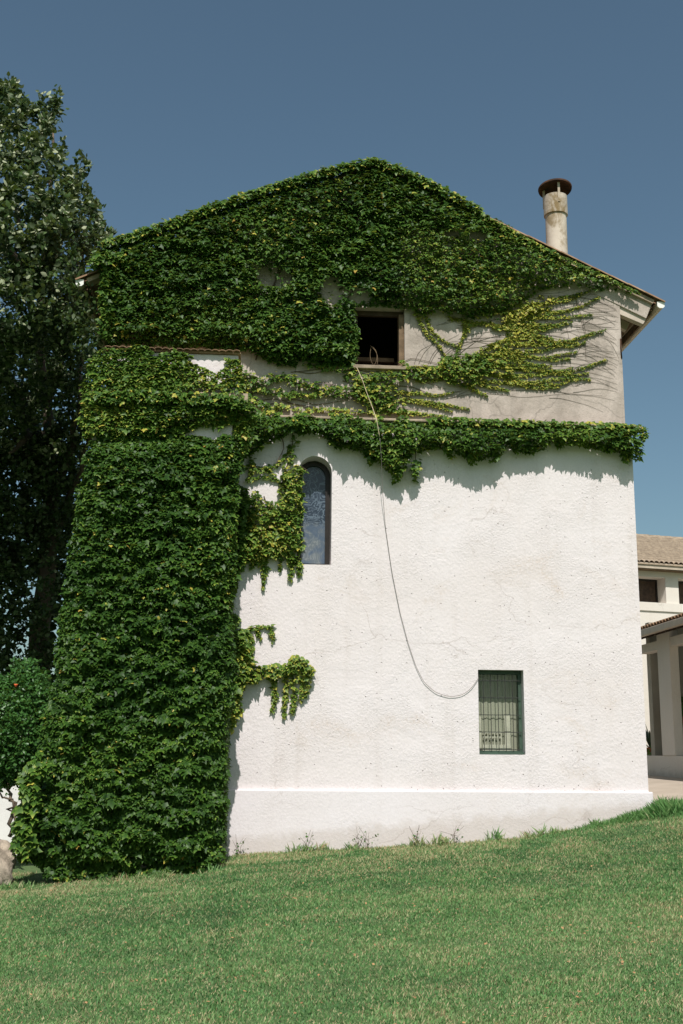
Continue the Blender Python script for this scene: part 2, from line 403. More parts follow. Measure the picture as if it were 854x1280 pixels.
# lower wall with two openings
ax0, ax1, az0 = P(371, 705, Y0).x, P(414, 705, Y0).x, P(413, 706, Y0).z
arx = (ax1 - ax0) / 2; acx = (ax0 + ax1) / 2; acz = P(395, 570, Y0).z - arx
arch = [(ax0, az0), (ax1, az0)] + [(acx + arx * cos(a), acz + arx * sin(a)) for a in np.linspace(0, pi, 15)]
bx0, bz1 = xz(597.5, 837, Y0); bx1, bz0 = xz(657, 943.5, Y0)
sq = [(bx0, bz0), (bx1, bz0), (bx1, bz1), (bx0, bz1)]
holed('lower_wall', [(XL, -.3), (XR, -.3), (XR, ZL - .045), (XL, ZL - .045)], [arch, sq], Y0, .45, M['stucco'], house)
MB().box(XL, XR, 6.5, 6.9, -.3, ZL - .045).build('rear_wall', M['stucco'], house)
MB().box(XR - .4, XR - .002, .455, 6.495, -.3, ZL - .05).build('side_wall', M['stucco'], house)
MB().box(XL + .002, XL + .4, .455, 6.495, -.3, ZL - .05).build('side_wall', M['stucco'], house)
zp = 1.155
mb = MB(); mb.add([(-.6, -.065, -.3), (XR + .055, -.065, -.3), (XR + .055, .8, -.3), (-.6, .8, -.3), (-.6, -.05, zp), (XR + .045, -.05, zp - .01), (XR + .045, .8, zp - .01), (-.6, .8, zp)],
                  [(3, 2, 1, 0), (4, 5, 6, 7), (0, 1, 5, 4), (1, 2, 6, 5), (2, 3, 7, 6), (3, 0, 4, 7)]); mb.build('plinth', M['plinth'], house, bevel=.015)
# ledge
MB().box(-.32, XR + .12, -.11, .3, ZL - .043, ZL - .004).build('ledge', M['ledge'], house, bevel=.012)
# upper wall with the dark opening, gable outline
ZA, XA = 10.0, 1.66
ox0, oz1 = xz(444, 384, YU); ox1, oz0 = xz(506, 459.5, YU)
gab = [(XL, ZL + .014), (XR - .02, ZL + .014), (XR - .02, 8.25), (XA, ZA - .12), (XL, 8.25)]
holed('upper_wall', gab, [[(ox0, oz0), (ox1, oz0), (ox1, oz1), (ox0, oz1)]], YU, .5, M['grey'], house)
MB().box(XR - .4, XR - .024, .505, 6.9, ZL - .04, 8.2).build('side_wall', M['grey'], house)
MB().box(XL + .002, XL + .4, .505, 6.9, ZL - .04, 8.2).build('side_wall', M['grey'], house)
# opening: frame, dark room behind
fr = MB().box(ox0, ox1, .30, .36, oz1 - .07, oz1 - .002).build('window_frame', M['dark_wood'], house)
MB().box(ox1 - .075, ox1 - .002, .22, .36, oz0 + .002, oz1 - .072).build('jamb', M['beam'], fr)
MB().box(ox0 + .002, ox0 + .05, .30, .36, oz0 + .002, oz1 - .072).build('jamb', M['dark_wood'], fr)
MB().box(ox0 - .03, ox1 + .03, .10, .40, oz0 - .055, oz0 - .002).build('window_sill', M['ledge'], house, bevel=.008)
MB().box(ox0 + .05, ox1 - .08, .75, .82, oz0 + .28, oz0 + .34).build('rail', M['beam'], fr)
mb = MB()
for k in range(4): mb.box(ox0 - .2, ox1 + .2, .86, .9, oz0 - .1 + k * .11, oz0 - .005 + k * .11)
mb.build('back_boards', M['dark_wood'], fr)
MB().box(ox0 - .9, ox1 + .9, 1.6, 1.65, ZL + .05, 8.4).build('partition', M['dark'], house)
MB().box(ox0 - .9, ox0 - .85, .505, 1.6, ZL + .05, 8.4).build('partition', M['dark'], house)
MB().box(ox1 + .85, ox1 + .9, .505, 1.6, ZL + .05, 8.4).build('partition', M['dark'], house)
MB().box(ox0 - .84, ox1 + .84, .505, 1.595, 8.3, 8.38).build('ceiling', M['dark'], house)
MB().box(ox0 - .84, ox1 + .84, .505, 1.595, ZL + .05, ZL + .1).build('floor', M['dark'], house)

# arched window
def ring(cx, cz, x0, x1, z0, t, ins):
    r1 = (x1 - x0) / 2 - ins; r2 = r1 - t
    a = np.linspace(0, pi, 15)
    out = [(x0 + ins, z0 + ins), (x1 - ins, z0 + ins)] + [(cx + r1 * cos(k), cz + r1 * sin(k)) for k in a]
    inn = [(x0 + ins + t, z0 + ins + t * .55), (x1 - ins - t, z0 + ins + t * .55)] + [(cx + r2 * cos(k), cz + r2 * sin(k)) for k in a]
    return out, inn
o1, i1 = ring(acx, acz, ax0, ax1, az0, .066, .002)
awin = holed('arched_window', o1, [i1], .27, .34, M['win_brown'], house)
o2, i2 = ring(acx, acz, ax0, ax1, az0, .02, .063)
MB().prism([(x, .315, z) for x, z in o2], (0, .012, 0)).build('pane', M['arch_glass'], awin)
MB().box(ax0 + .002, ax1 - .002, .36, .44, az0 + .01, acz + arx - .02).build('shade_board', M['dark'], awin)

# small barred window
sw = holed('barred_window', [(bx0 + .002, bz0 + .002), (bx1 - .002, bz0 + .002), (bx1 - .002, bz1 - .002), (bx0 + .002, bz1 - .002)],
           [[(bx0 + .03, bz0 + .05), (bx1 - .045, bz0 + .05), (bx1 - .045, bz1 - .05), (bx0 + .03, bz1 - .05)]], .13, .20, M['win_green'], house)
MB().box(bx0 + .028, bx1 - .043, .176, .182, bz0 + .048, bz1 - .048).build('pane', M['glass'], sw)
MB().box(bx0 + .004, bx1 - .004, .03, .128, bz0 + .003, bz0 + .03).build('sill', M['win_green'], sw)
for k in range(5):
    x = bx0 + .085 + k * .098; MB().tube([(x, .085, bz0 + .05), (x, .085, bz1 - .045)], .0045, 6).build('bar', M['bars'], sw)
for k in range(5):
    z = bz0 + .06 + k * .225
    MB().box(bx0 + .003, bx1 - .02, .094, .100, z, z + .009).build('bar', M['bars'], sw)
# curtain behind the glass; pale strips imitate bright reflections in the pane
nxc = 60; vs = []; fs = []
for i in range(nxc + 1):
    x = bx0 + .01 + (bx1 - bx0 - .02) * i / nxc; y = .30 + .006 * sin(i * .7) + .003 * sin(i * 1.9)
    vs += [(x, y, bz0 - .02), (x, y, bz1 + .02)]
for i in range(nxc): fs.append((2 * i, 2 * i + 2, 2 * i + 3, 2 * i + 1))
MB().add(vs, fs).build('curtain', M['curtain'], sw, smooth=True)
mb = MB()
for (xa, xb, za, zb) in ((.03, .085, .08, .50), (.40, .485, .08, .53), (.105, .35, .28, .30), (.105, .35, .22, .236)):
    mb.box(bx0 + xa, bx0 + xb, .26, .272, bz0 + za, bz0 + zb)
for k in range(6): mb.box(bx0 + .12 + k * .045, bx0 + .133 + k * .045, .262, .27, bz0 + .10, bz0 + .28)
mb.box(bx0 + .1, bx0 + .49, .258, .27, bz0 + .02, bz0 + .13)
mb.build('reflection_strips', M['reflection'], sw)

# buttress (left): lower part, ledge, upper part with a terracotta coping
bl0, bl1 = -2.05, -.30
mb = MB(); mb.add([(bl0 - .22, YA - .05, -.3), (bl1 - .03, YA - .03, -.3), (bl1 - .03, -.003, -.3), (bl0 - .22, -.003, -.3), (bl0, YA, ZL - .1), (bl1, YA, ZL - .1), (bl1, -.003, ZL - .1), (bl0, -.003, ZL - .1)],
                  [(3, 2, 1, 0), (4, 5, 6, 7), (0, 1, 5, 4), (1, 2, 6, 5), (2, 3, 7, 6), (3, 0, 4, 7)])
but = mb.build('buttress', M['stucco'], house, bevel=.015)
MB().box(bl0 - .05, -.11, YA - .1, -.125, ZL - .098, ZL - .045 + .06).build('ledge', M['ledge'], but, bevel=.01)
MB().box(bl0 + .1, P(298, 450, -.75).x, -.75, YU - .003, ZL + .018, 6.72).build('upper_block', M['stucco'], but, bevel=.015)
cop = MB().box(bl0 + .05, P(298, 450, -.75).x + .03, -.79, YU - .004, 6.722, 6.745).build('coping', M['tile'], house)
tm = MB(); a = np.linspace(0, pi, 7); L = .30
vs = [(.075 * cos(k), 0, .045 * sin(k)) for k in a] + [(.06 * cos(k), 0, .03 * sin(k)) for k in a] + [(.07 * cos(k), L, .042 * sin(k)) for k in a] + [(.056 * cos(k), L, .028 * sin(k)) for k in a]
fs = []
for i in range(6): fs += [(i, i + 1, 15 + i, 14 + i), (7 + i, 21 + i, 22 + i, 8 + i), (i, 7 + i, 8 + i, i + 1), (14 + i, 15 + i, 22 + i, 21 + i)]
fs += [(0, 14, 21, 7), (6, 13, 27, 20)]
tme = bpy.data.meshes.new('roof_tile'); tme.from_pydata(vs, [], fs); tme.materials.append(M['tile'])
b = bmesh.new(); b.from_mesh(tme); bmesh.ops.recalc_face_normals(b, faces=b.faces); b.to_mesh(tme); b.free()
def put_tile(parent, loc, rot=(0, 0, 0), sc=(1, 1, 1), name='roof_tile'):
    o = bpy.data.objects.new(name, tme); C.objects.link(o); o.parent = parent; o.location = Vector(loc) - world_loc(parent); o.rotation_euler = rot; o.scale = sc; return o
x = bl0 + .12
while x < P(298, 450, -.75).x:
    put_tile(cop, (x, -.84 + random.uniform(-.01, .01), 6.738 + random.uniform(-.004, .004)), (0, 0, random.uniform(-.04, .04)), (.62, 1, .5)); x += .092

# ------------------------------------------------------------------ roof
er, el = P(820, 373, .06), P(104, 344, .06)
ridge = P(470, 206, .06)
def slope(side):
    e = Vector((er.x, 0, er.z)) if side > 0 else Vector((2 * XA - er.x, 0, er.z))
    t = Vector((XA, 0, ZA + .0)); return t, (e - t)
rf = None
for side in (1, -1):
    t, d = slope(side); n = Vector((-d.z * side, 0, d.x * side)).normalized()
    if n.z < 0: n = -n
    mb = MB(); mb.prism([t + Vector((0, .12, 0)) - n * .06, t + d + Vector((0, .12, 0)) - n * .06, t + d + Vector((0, .12, 0)), t + Vector((0, .12, 0))], (0, 6.9, 0))
    r_ = mb.build('roof', M['ledge'], house)
    # verge and the first courses of barrel tiles, laid down the slope
    dn = d.normalized(); Ls = d.length; q = dn.to_track_quat('Y', 'Z').to_euler()
    for row in range(4):
        k = 0
        while k * .27 < Ls - .05:
            p = t + dn * (k * .27) + n * (.012 + .004 * (k % 2)) + Vector((0, .14 + row * .16, 0)) + n * random.uniform(0, .006)
            put_tile(r_, p, (q.x, q.y, q.z), (1, 1.08, 1)); k += 1
    # rest of the tiled sheet, joined
    mb = MB()
    for row in range(4, 42):
        p0 = t + Vector((0, .14 + row * .16, 0)) + n * .012; vs = []
        for p in (p0, p0 + d): vs += [p + Vector((0, .075 * cos(k), 0)) + n * (.045 * sin(k)) for k in np.linspace(0, pi, 5)]
        mb.add(vs, [(i, i + 1, i + 6, i + 5) for i in range(4)])
    base(mb.build('tile_field', M['tile'], r_), kind='stuff')
# ridge tiles
for k in range(14): put_tile(r_, (XA, .1 + k * .28, ZA + .01), (0, 0, 0), (1.5, 1.05, 1.5))

# eaves: plastered verge panel, bracket beams, boards and the gutter
def eave(side):
    def X(px, py, y):
        p = P(px, py, y); return p if side > 0 else Vector((2 * XA - p.x, p.y, p.z))
    y = .168
    pts = [X(722, 341, y), X(817, 375, y), X(808, 398, y), X(773, 381, y), X(735, 363, y)]
    if side > 0:
        MB().prism(pts, (0, .16, 0)).build('verge_panel', M['grey'], house, bevel=.006)
        MB().prism([X(773.5, 382.5, .20), X(807.5, 399.3, .20), X(804, 405, .20), X(773.5, 392, .20)], (0, .11, 0)).build('bracket', M['eave'], house)
    # soffit boards behind the panel, on the rafters
    t, d = slope(side); n = Vector((-d.z * side, 0, d.x * side)).normalized()
    if n.z < 0: n = -n
    e = t + d; dn = d.normalized()
    for k in range(9):
        yy = .95 + k * .7
        MB().obox(e - dn * .95 - n * .20 + Vector((0, yy, 0)), dn * .88, Vector((0, .10, 0)), n * .13).build('rafter', M['eave'], house)
    for k in range(5):
        MB().obox(e - dn * (.02 + .17 * k) - n * .068 + Vector((0, .29, 0)), -dn * .16, Vector((0, 6.6, 0)), n * .012).build('soffit_board', M['beam'], house)
    g0 = X(825.5, 381, .12)
    sx = 1 if side > 0 else -1
    xa_ = g0.x - sx * .085; MB().box(min(xa_, xa_ + sx * .022), max(xa_, xa_ + sx * .022), .30, 6.95, g0.z - .075, g0.z + .055).build('fascia_board', M['beam'], house)
    gut = MB(); vs = []; fs = []
    prof = [(-.05, .04), (-.05, -.03), (-.02, -.055), (.03, -.055), (.055, -.03), (.06, .04)]
    for yy in (.12, 7.0): vs += [(g0.x + sx * a, yy, g0.z + b) for a, b in prof]
    for i in range(5): fs.append((i, i + 1, i + 7, i + 6))
    g = gut.add(vs, fs).build('gutter', M['gutter'], house)
    sm = g.modifiers.new('solid', 'SOLIDIFY'); sm.thickness = .006
    MB().prism([(g0.x + sx * a * 1.03, .10, g0.z + b * 1.03) for a, b in prof], (0, .017, 0)).build('end_cap', M['gutter_white'], g)
eave(1); eave(-1)
# rust-stained downpipe stub at the corner of the grey wall
MB().tube([(XR - .03, .178, 7.50), (XR - .034, .178, 7.36), (XR - .028, .178, 7.2)], .011, 8).build('drain_stub', M['rust'], house, smooth=True)

# chimney
cy = .9
cb = P(697, 330, cy); ct = P(697.5, 248.5, cy); rr = .0142 * 0 + (P(710, 300, cy).x - P(684.3, 300, cy).x) / 2
zc = P(697, 268, cy).z
pos = (cb.x, cy, 0)
ch = MB().lathe((cb.x, cy, 0), [(rr, cb.z - .5), (rr, zc + .05)], 40).build('chimney', M['pipe'], house, smooth=True)
rc = rr * 1.13
MB().lathe((cb.x, cy, 0), [(rr * 1.01, zc - .03), (rc, zc - .03), (rc, ct.z + .02), (rc - .025, ct.z + .02), (rc - .025, zc + .05)], 40).build('collar', M['collar'], ch, smooth=False).modifiers.new('es', 'EDGE_SPLIT')
zt = P(697.5, 234, cy).z; capb = MB()
cap_ = MB().lathe((cb.x, cy, 0), [(.255, zt - .055), (.26, zt - .03), (.14, zt + .045), (.02, zt + .11), (.0, zt + .11)], 40)
def tilted(mb_):
    a = rad(-9); mb_.v = [(x_, cy + (y_ - cy) * cos(a) - (z_ - zt) * sin(a), zt + (y_ - cy) * sin(a) + (z_ - zt) * cos(a)) for x_, y_, z_ in mb_.v]; return mb_
tilted(cap_).build('cap', M['rust'], ch, smooth=True)
tilted(MB().lathe((cb.x, cy, 0), [(.253, zt - .053), (.13, zt + .015), (.0, zt + .05)], 40)).build('cap_underside', M['rust'], ch, smooth=True)
for k in range(3):
    a = -pi / 2 + .05 + k * 2 * pi / 3
    MB().obox((cb.x + (rc + .002) * cos(a) - .02 * abs(sin(a)), cy + (rc + .002) * sin(a), ct.z - .14), (.036, 0, 0), (0, .008 if sin(a) > 0 else -.008, 0), (0, 0, .32)).build('strut', M['collar'], ch)

# ------------------------------------------------------------------ leaves
T_IVY = (np.array([(0, .30, .02), (0, 0, 0), (-.30, -.14, -.05), (-.52, .30, -.12), (-.25, .50, -.03), (0, 1.0, -.16), (.25, .50, -.03), (.52, .30, -.12), (.30, -.14, -.05)]),
         [(0, 1, 2), (0, 2, 3), (0, 3, 4), (0, 4, 5), (0, 5, 6), (0, 6, 7), (0, 7, 8), (0, 8, 1)])
T_OVAL = (np.array([(0, 0, 0), (-.30, .32, -.06), (-.22, .70, -.06), (0, 1, -.08), (.22, .70, -.06), (.30, .32, -.06), (0, .5, .03)]),
          [(6, 1, 0), (6, 2, 1), (6, 3, 2), (6, 4, 3), (6, 5, 4), (6, 0, 5)])
T_BLADE = (np.array([(-.08, 0, 0), (.08, 0, 0), (.075, .58, .08), (0, 1, .32)]), [(0, 1, 2), (0, 2, 3)])
TOFF = np.array([-.08, -.03, .06, .30, .0, .34, .0, .30, .06])  # paler tips and margins: sunlit leaf rims painted into the tint
def leaves(name, pos, tip, nor, size, tint, mat, parent=None, tmpl=T_IVY, aspect=None):
    tv, tf = tmpl; K = len(tv); N = len(pos)
    tip = nrm(tip); side = nrm(np.cross(tip, nor)); nor = np.cross(side, tip)
    s = size[:, None, None]; a = (np.ones(N) if aspect is None else aspect)[:, None, None]
    v = pos[:, None, :] + s * (a * tv[None, :, 0:1] * side[:, None, :] + tv[None, :, 1:2] * tip[:, None, :] + tv[None, :, 2:3] * nor[:, None, :])
    f = (np.array(tf)[None] + (np.arange(N) * K)[:, None, None]).reshape(-1)
    me = bpy.data.meshes.new(name); nf = N * len(tf)
    me.vertices.add(N * K); me.vertices.foreach_set('co', v.reshape(-1).astype(np.float32))
    me.loops.add(nf * 3); me.loops.foreach_set('vertex_index', f.astype(np.int32))
    me.polygons.add(nf); me.polygons.foreach_set('loop_start', np.arange(0, nf * 3, 3, dtype=np.int32))
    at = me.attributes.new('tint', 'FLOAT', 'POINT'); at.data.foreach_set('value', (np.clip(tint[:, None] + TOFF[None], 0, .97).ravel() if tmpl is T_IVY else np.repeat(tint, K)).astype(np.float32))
    me.update(); me.validate()
    o = link(name, me, mat, parent); o['kind'] = 'stuff'; return o

def wall_leaves(p, y, d, size, tint, tilt=50, tj=24, spin=36):
    """leaf frames for photo-plane points p hanging d in front of the wall plane y"""
    N = len(p); pos = Pn(p, y - d)
    a = np.radians(rng.normal(tilt, tj, N)); az = np.radians(rng.normal(0, 30, N))
    n = np.stack([np.cos(a) * np.sin(az), -np.cos(a) * np.cos(az), np.sin(a)], 1)
    down = np.array([0, -.25, -1.])[None] + 0 * n
    t = down - (down * n).sum(1, keepdims=True) * n; t = nrm(t)
    sd_ = np.cross(t, n); r = np.radians(rng.normal(0, spin, N))[:, None]
    return [pos, t * np.cos(r) + sd_ * np.sin(r), n, size, tint]
def cat(*ls): return [np.concatenate([l[i] for l in ls]) for i in range(5)]
def mass(poly, y, thick, dens=.13, sz=.095, tint=.33, tv=.16, jag=4, edge=22, k=0, keep=None, grow=None, yel=.03):
    """a shaggy hanging mat of leaves over a polygon given on the wall"""
    p = scatter(poly, dens, jag, 14, k)
    if keep is not None: p = p[keep(p)]
    e = np.clip(edist(p, poly) / edge, 0.05, 1) ** .6
    u, v = p[:, 0] / 95, p[:, 1] / 95
    big = vn(u / .8, v / .45, k + 3); row = vn(u / .26, v / .085, k + 4); sm = vn(u / .14, v / .10, k + 5)
    outer = thick * e * (.42 + .58 * (.25 * big + .30 * row + .45 * sm) / .62)
    if grow is not None: outer = outer * grow(p)
    lay = rng.random(len(p)); f = np.where(lay < .36, 1 - .2 * rng.random(len(p)), .85 * rng.random(len(p)))
    d = outer * f + .015
    size = sz * np.clip(rng.normal(1, .30, len(p)), .45, 1.9) * (.85 + .3 * vn(u / .5, v / .5, k + 6))
    tn = tint + tv * rng.normal(0, .6, len(p)) + .22 * (vn(u / .6, v / .4, k + 7) - .5)
    yy = rng.random(len(p)) < yel * (.3 + 2.2 * (vn(u / .5, v / .4, k + 8) > .6)); tn = np.where(yy, .72 + .2 * rng.random(len(p)), tn)
    red = rng.random(len(p)) < .0015; tn = np.where(red, 1., tn)
    return wall_leaves(p, y, d, size, np.clip(tn, 0, 1))
def resample(path, step):
    path = np.array(path, float); seg = np.hypot(*np.diff(path, axis=0).T); cum = np.concatenate([[0], np.cumsum(seg)])
    # Catmull-Rom-like smoothing by dense interpolation and averaging
    t = np.linspace(0, cum[-1], max(8, int(cum[-1] / 2))); q = np.stack([np.interp(t, cum, path[:, i]) for i in (0, 1)], 1)
    for _ in range(6):
        q[1:-1] = (q[:-2] + q[2:] + 2 * q[1:-1]) / 4
    seg = np.hypot(*np.diff(q, axis=0).T); cum = np.concatenate([[0], np.cumsum(seg)])
    t = np.arange(0, cum[-1], step); return np.stack([np.interp(t, cum, q[:, i]) for i in (0, 1)], 1)
def strand(path, y, r, sz, per_px=.9, tint=.5, tv=.14, yel=.15, depth=.07, taper=True, tint_end=None):
    p = resample(path, 1 / per_px); n = len(p); t = np.linspace(0, 1, n)
    rr_ = r * (1 - .55 * t) if taper else np.full(n, r)
    ang = rng.random(n) * 2 * pi; q = p + np.stack([np.cos(ang), np.sin(ang)], 1) * (rng.random(n) ** .5 * rr_)[:, None]
    d = .012 + depth * rng.random(n) * np.clip(rr_ / 6, .3, 1)
    size = sz * np.clip(rng.normal(1, .22, n), .5, 1.5) * (1 - .35 * t if taper else 1)
    tn = tint + tv * rng.normal(0, .7, n)
    if tint_end is not None: tn = tn + (tint_end - tint) * t
    tn = np.where(rng.random(n) < yel, .76 + .12 * rng.random(n), tn)
    return wall_leaves(q, y, d, size, np.clip(tn, 0, 1), 45, 20, 45)
def stems(paths, y, r, off=.02, mb=None, n=4):
    mb = mb or MB()
    for pth in paths:
        q = resample(pth, 7); 
        if len(q) < 3: continue
        mb.tube(Pn(q, y - off), np.linspace(r, r * .45, len(q)), n)
    return mb

# --- gable mat
GABLE = [(120, 318), (133, 305), (150, 301), (175, 293), (205, 284), (232, 271), (262, 262), (300, 250), (332, 238), (365, 228), (402, 217), (440, 207), (468, 202), (486, 207), (520, 222), (560, 243), (600, 265), (640, 286), (680, 308), (720, 328), (760, 345), (792, 359), (796, 366), (770, 362), (740, 358), (708, 358), (680, 362), (660, 372), (640, 386), (606, 392), (585, 397), (560, 394), (540, 390), (524, 392), (507, 386), (490, 382), (465, 380), (446, 384), (446, 420), (445, 450), (432, 456), (415, 454), (395, 455), (375, 450), (356, 457), (335, 450), (317, 443), (297, 437), (270, 437), (240, 434), (190, 432), (160, 431), (136, 432), (128, 415), (134, 380), (130, 345)]
def keep_gable(p):
    k = np.ones(len(p), bool)
    for cx, cy_, rx, ry in ((344, 346, 22, 12), (330, 340, 9, 7), (416, 362, 16, 18), (448, 368, 15, 9), (598, 294, 12, 5), (566, 292, 10, 4)):
        g = ((p[:, 0] - cx) / rx) ** 2 + ((p[:, 1] - cy_) / ry) ** 2; k &= (g > 1) | (rng.random(len(p)) < .05)
    # thinner and paler towards the right
    thin = np.clip((p[:, 0] - 560) / 200, 0, 1) * np.clip((p[:, 1] - 330) / 40, 0, 1)
    return k & (rng.random(len(p)) > thin * .55)
g1 = thing('ivy', 'dense dark green ivy covering the gable up to the roof peak', 'ivy', (1.0, YU, ZL + .02), 'ivy on the house')
L1 = mass(GABLE, YU, .27, .46, .056, .29, .15, 4, 20, 1, keep_gable, None, .018)
# paler zone to the right of the window
m = (L1[0][:, 0] > 2.0) & (L1[0][:, 2] < 9.0); L1[4] = np.where(m & (rng.random(len(m)) < .75), np.clip(L1[4] + .17, 0, 1), L1[4]); L1[3] = np.where(m, L1[3] * .78, L1[3])
RT = [(118, 322), (128, 306), (150, 299), (205, 282), (262, 260), (332, 236), (402, 215), (468, 201), (474, 214), (400, 240), (330, 266), (262, 290), (200, 312), (150, 332), (122, 342)]
Lt = mass(RT, .34, .22, .30, .076, .40, .15, 3, 6, 3)
Le = mass([(134, 310), (120, 313), (117, 326), (126, 342), (130, 380), (131, 420), (142, 430), (150, 380), (150, 320)], .12, .20, .26, .074, .34, .15, 5, 8, 4)
Lv = [strand(q_, .1, 6, .070, 2.6, .36, .14, .03, .25, False) for q_ in ([(124, 318), (116, 326), (113, 333)], [(131, 345), (129, 370), (131, 420)])]
rim = [(128, 306), (150, 299), (205, 282), (262, 260), (332, 236), (402, 215), (468, 200), (520, 220), (600, 263), (680, 306), (760, 343), (800, 362)]
Lr = strand(rim[:9], .08, 5, .074, 3.6, .42, .15, .10, .12, False)
Lr2 = strand([(a, b + 5) for a, b in rim[8:]], .08, 4, .062, 2.6, .46, .15, .12, .10)
tend = []
for x0 in np.arange(140, 590, 14):      # short shoots above the roof edge
    yy = np.interp(x0, [a for a, b in rim], [b for a, b in rim]); tend.append(strand([(x0, yy + 3), (x0 + rng.normal(0, 4), yy - 2 - 2 * rng.random()), (x0 + rng.normal(0, 6), yy - 3 - 4 * rng.random())], .1, 3, .065, 1.0, .48, .1, .15))
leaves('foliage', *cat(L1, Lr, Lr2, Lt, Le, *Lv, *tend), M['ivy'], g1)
base(stems([[(150, 430), (200, 380), (260, 330), (330, 300)], [(300, 440), (330, 380), (360, 320), (420, 270)], [(440, 450), (430, 380), (470, 320), (520, 280)], [(320, 450), (345, 350), (350, 330)]], YU, .012).build('stem', M['stem'], g1), kind='stuff')

# --- yellow-green tendrils on the grey wall
TD = [[(520, 389), (532, 415), (549, 431), (558, 447)], [(530, 388), (538, 412), (553, 425), (572, 433)], [(581, 398), (582, 415), (577, 427), (570, 441)],
      [(582, 413), (590, 404), (605, 402), (620, 406), (632, 410), (635, 419)], [(654, 405), (642, 421), (632, 433), (618, 442), (585, 446)],
      [(640, 400), (666, 398), (688, 392), (709, 388), (730, 381), (749, 371)], [(640, 430), (655, 430), (678, 428), (700, 431), (718, 433), (733, 426)],
      [(617, 442), (648, 441), (672, 447), (690, 450), (713, 448)], [(580, 454), (612, 455), (648, 461), (672, 462), (700, 468), (720, 469), (737, 466)],
      [(580, 464), (612, 467), (642, 474), (672, 480), (700, 480), (716, 475)], [(592, 476), (612, 476), (642, 480), (672, 485), (700, 484)],
      [(654, 416), (672, 419), (690, 422)], [(593, 478), (612, 483), (636, 488)], [(585, 480), (594, 488), (610, 495)], [(654, 405), (670, 406), (690, 405)],
      [(642, 382), (666, 380), (690, 378), (715, 374), (739, 362)], [(520, 459), (530, 458), (548, 460), (575, 466)], [(520, 475), (548, 475), (580, 465)],
      [(500, 490), (520, 491), (550, 494), (568, 489)], [(500, 499), (520, 500), (545, 503), (566, 507), (587, 511)], [(518, 501), (545, 507), (566, 514)], [(500, 514), (520, 516), (545, 519), (560, 521)],
      [(600, 388), (640, 392), (660, 385), (700, 372), (728, 366)], [(612, 430), (640, 424), (668, 420)], [(600, 455), (640, 450), (668, 455), (690, 458)], [(630, 405), (640, 395), (660, 391), (690, 384)],
      [(560, 397), (600, 404), (640, 408), (668, 402)], [(648, 372), (655, 390), (650, 410)], [(600, 440), (625, 430), (640, 415)]]
XT = []
for i in range(12):
    x0 = 600 + 50 * rng.random(); y0 = 384 + 100 * i / 12 + 4 * rng.random(); x1 = x0 + 60 + 60 * rng.random()
    XT.append([(x0, y0), (x0 + 25, y0 + rng.normal(2, 2)), ((x0 + x1) / 2 + 8, y0 + rng.normal(2, 3)), (x1, y0 - 5 + rng.normal(0, 4))])
g2 = thing('ivy', 'yellow and green ivy tendrils fanning out across the bare grey wall', 'ivy', (3.0, YU, ZL + .02), 'ivy on the house')
parts = []
for i, t_ in enumerate(TD + XT):
    parts.append(strand(t_, YU, 3.0, .042, 2.8, .70, .13, .42, .055, True, .46))
BLOB = [(548, 450), (560, 443), (578, 440), (596, 441), (612, 446), (622, 455), (616, 466), (600, 474), (594, 485), (582, 486), (570, 479), (554, 473), (546, 462)]
parts.append(mass(BLOB, YU, .13, .26, .050, .50, .16, 3, 8, 21, None, None, .10))
MID = [(592, 437), (625, 428), (650, 410), (655, 425), (640, 440), (660, 450), (640, 470), (612, 468), (600, 455)]
parts.append(mass(MID, YU, .09, .09, .046, .70, .15, 4, 8, 24, None, None, .5))
TOPR = [(590, 388), (640, 384), (668, 372), (690, 370), (690, 382), (660, 398), (630, 404), (604, 402)]
parts.append(mass(TOPR, YU, .09, .09, .048, .62, .15, 5, 8, 27, None, None, .35))
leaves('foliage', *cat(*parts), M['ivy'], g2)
mb = stems(TD, YU, .006, .012)
bare = []
for i in range(80):
    x0 = 540 + rng.random() * 190; y0 = 366 + rng.random() * 140; ln = 60 + rng.random() * 130; x1 = min(x0 + ln, 774); dy = rng.normal(4, 12); sag = rng.normal(-9, 7)
    pts = [(x0 + (x1 - x0) * s, y0 + dy * s + sag * 4 * s * (1 - s) + rng.normal(0, .8)) for s in np.linspace(0, 1, 7)]
    bare.append([q for q in pts if q[1] < 522])
for i in range(10):
    x0 = 515 + rng.random() * 60; bare.append([(x0, 455), (x0 + 6, 440 + rng.normal(0, 3)), (x0 + 18 + rng.random() * 10, 428), (x0 + 40, 420 + rng.normal(0, 4))])
for i in range(5):
    x0 = 620 + rng.random() * 130; y0 = 350 + 30 * rng.random(); bare.append([(x0, y0 + 14), (x0 + 12, y0 + 40 + 20 * rng.random()), (x0 + 14 + 8 * rng.normal(), y0 + 80 + 30 * rng.random())])
stems(bare, YU, .0030, .006, mb, 3)
base(mb.build('stem', M['stem_dry'], g2), kind='stuff')

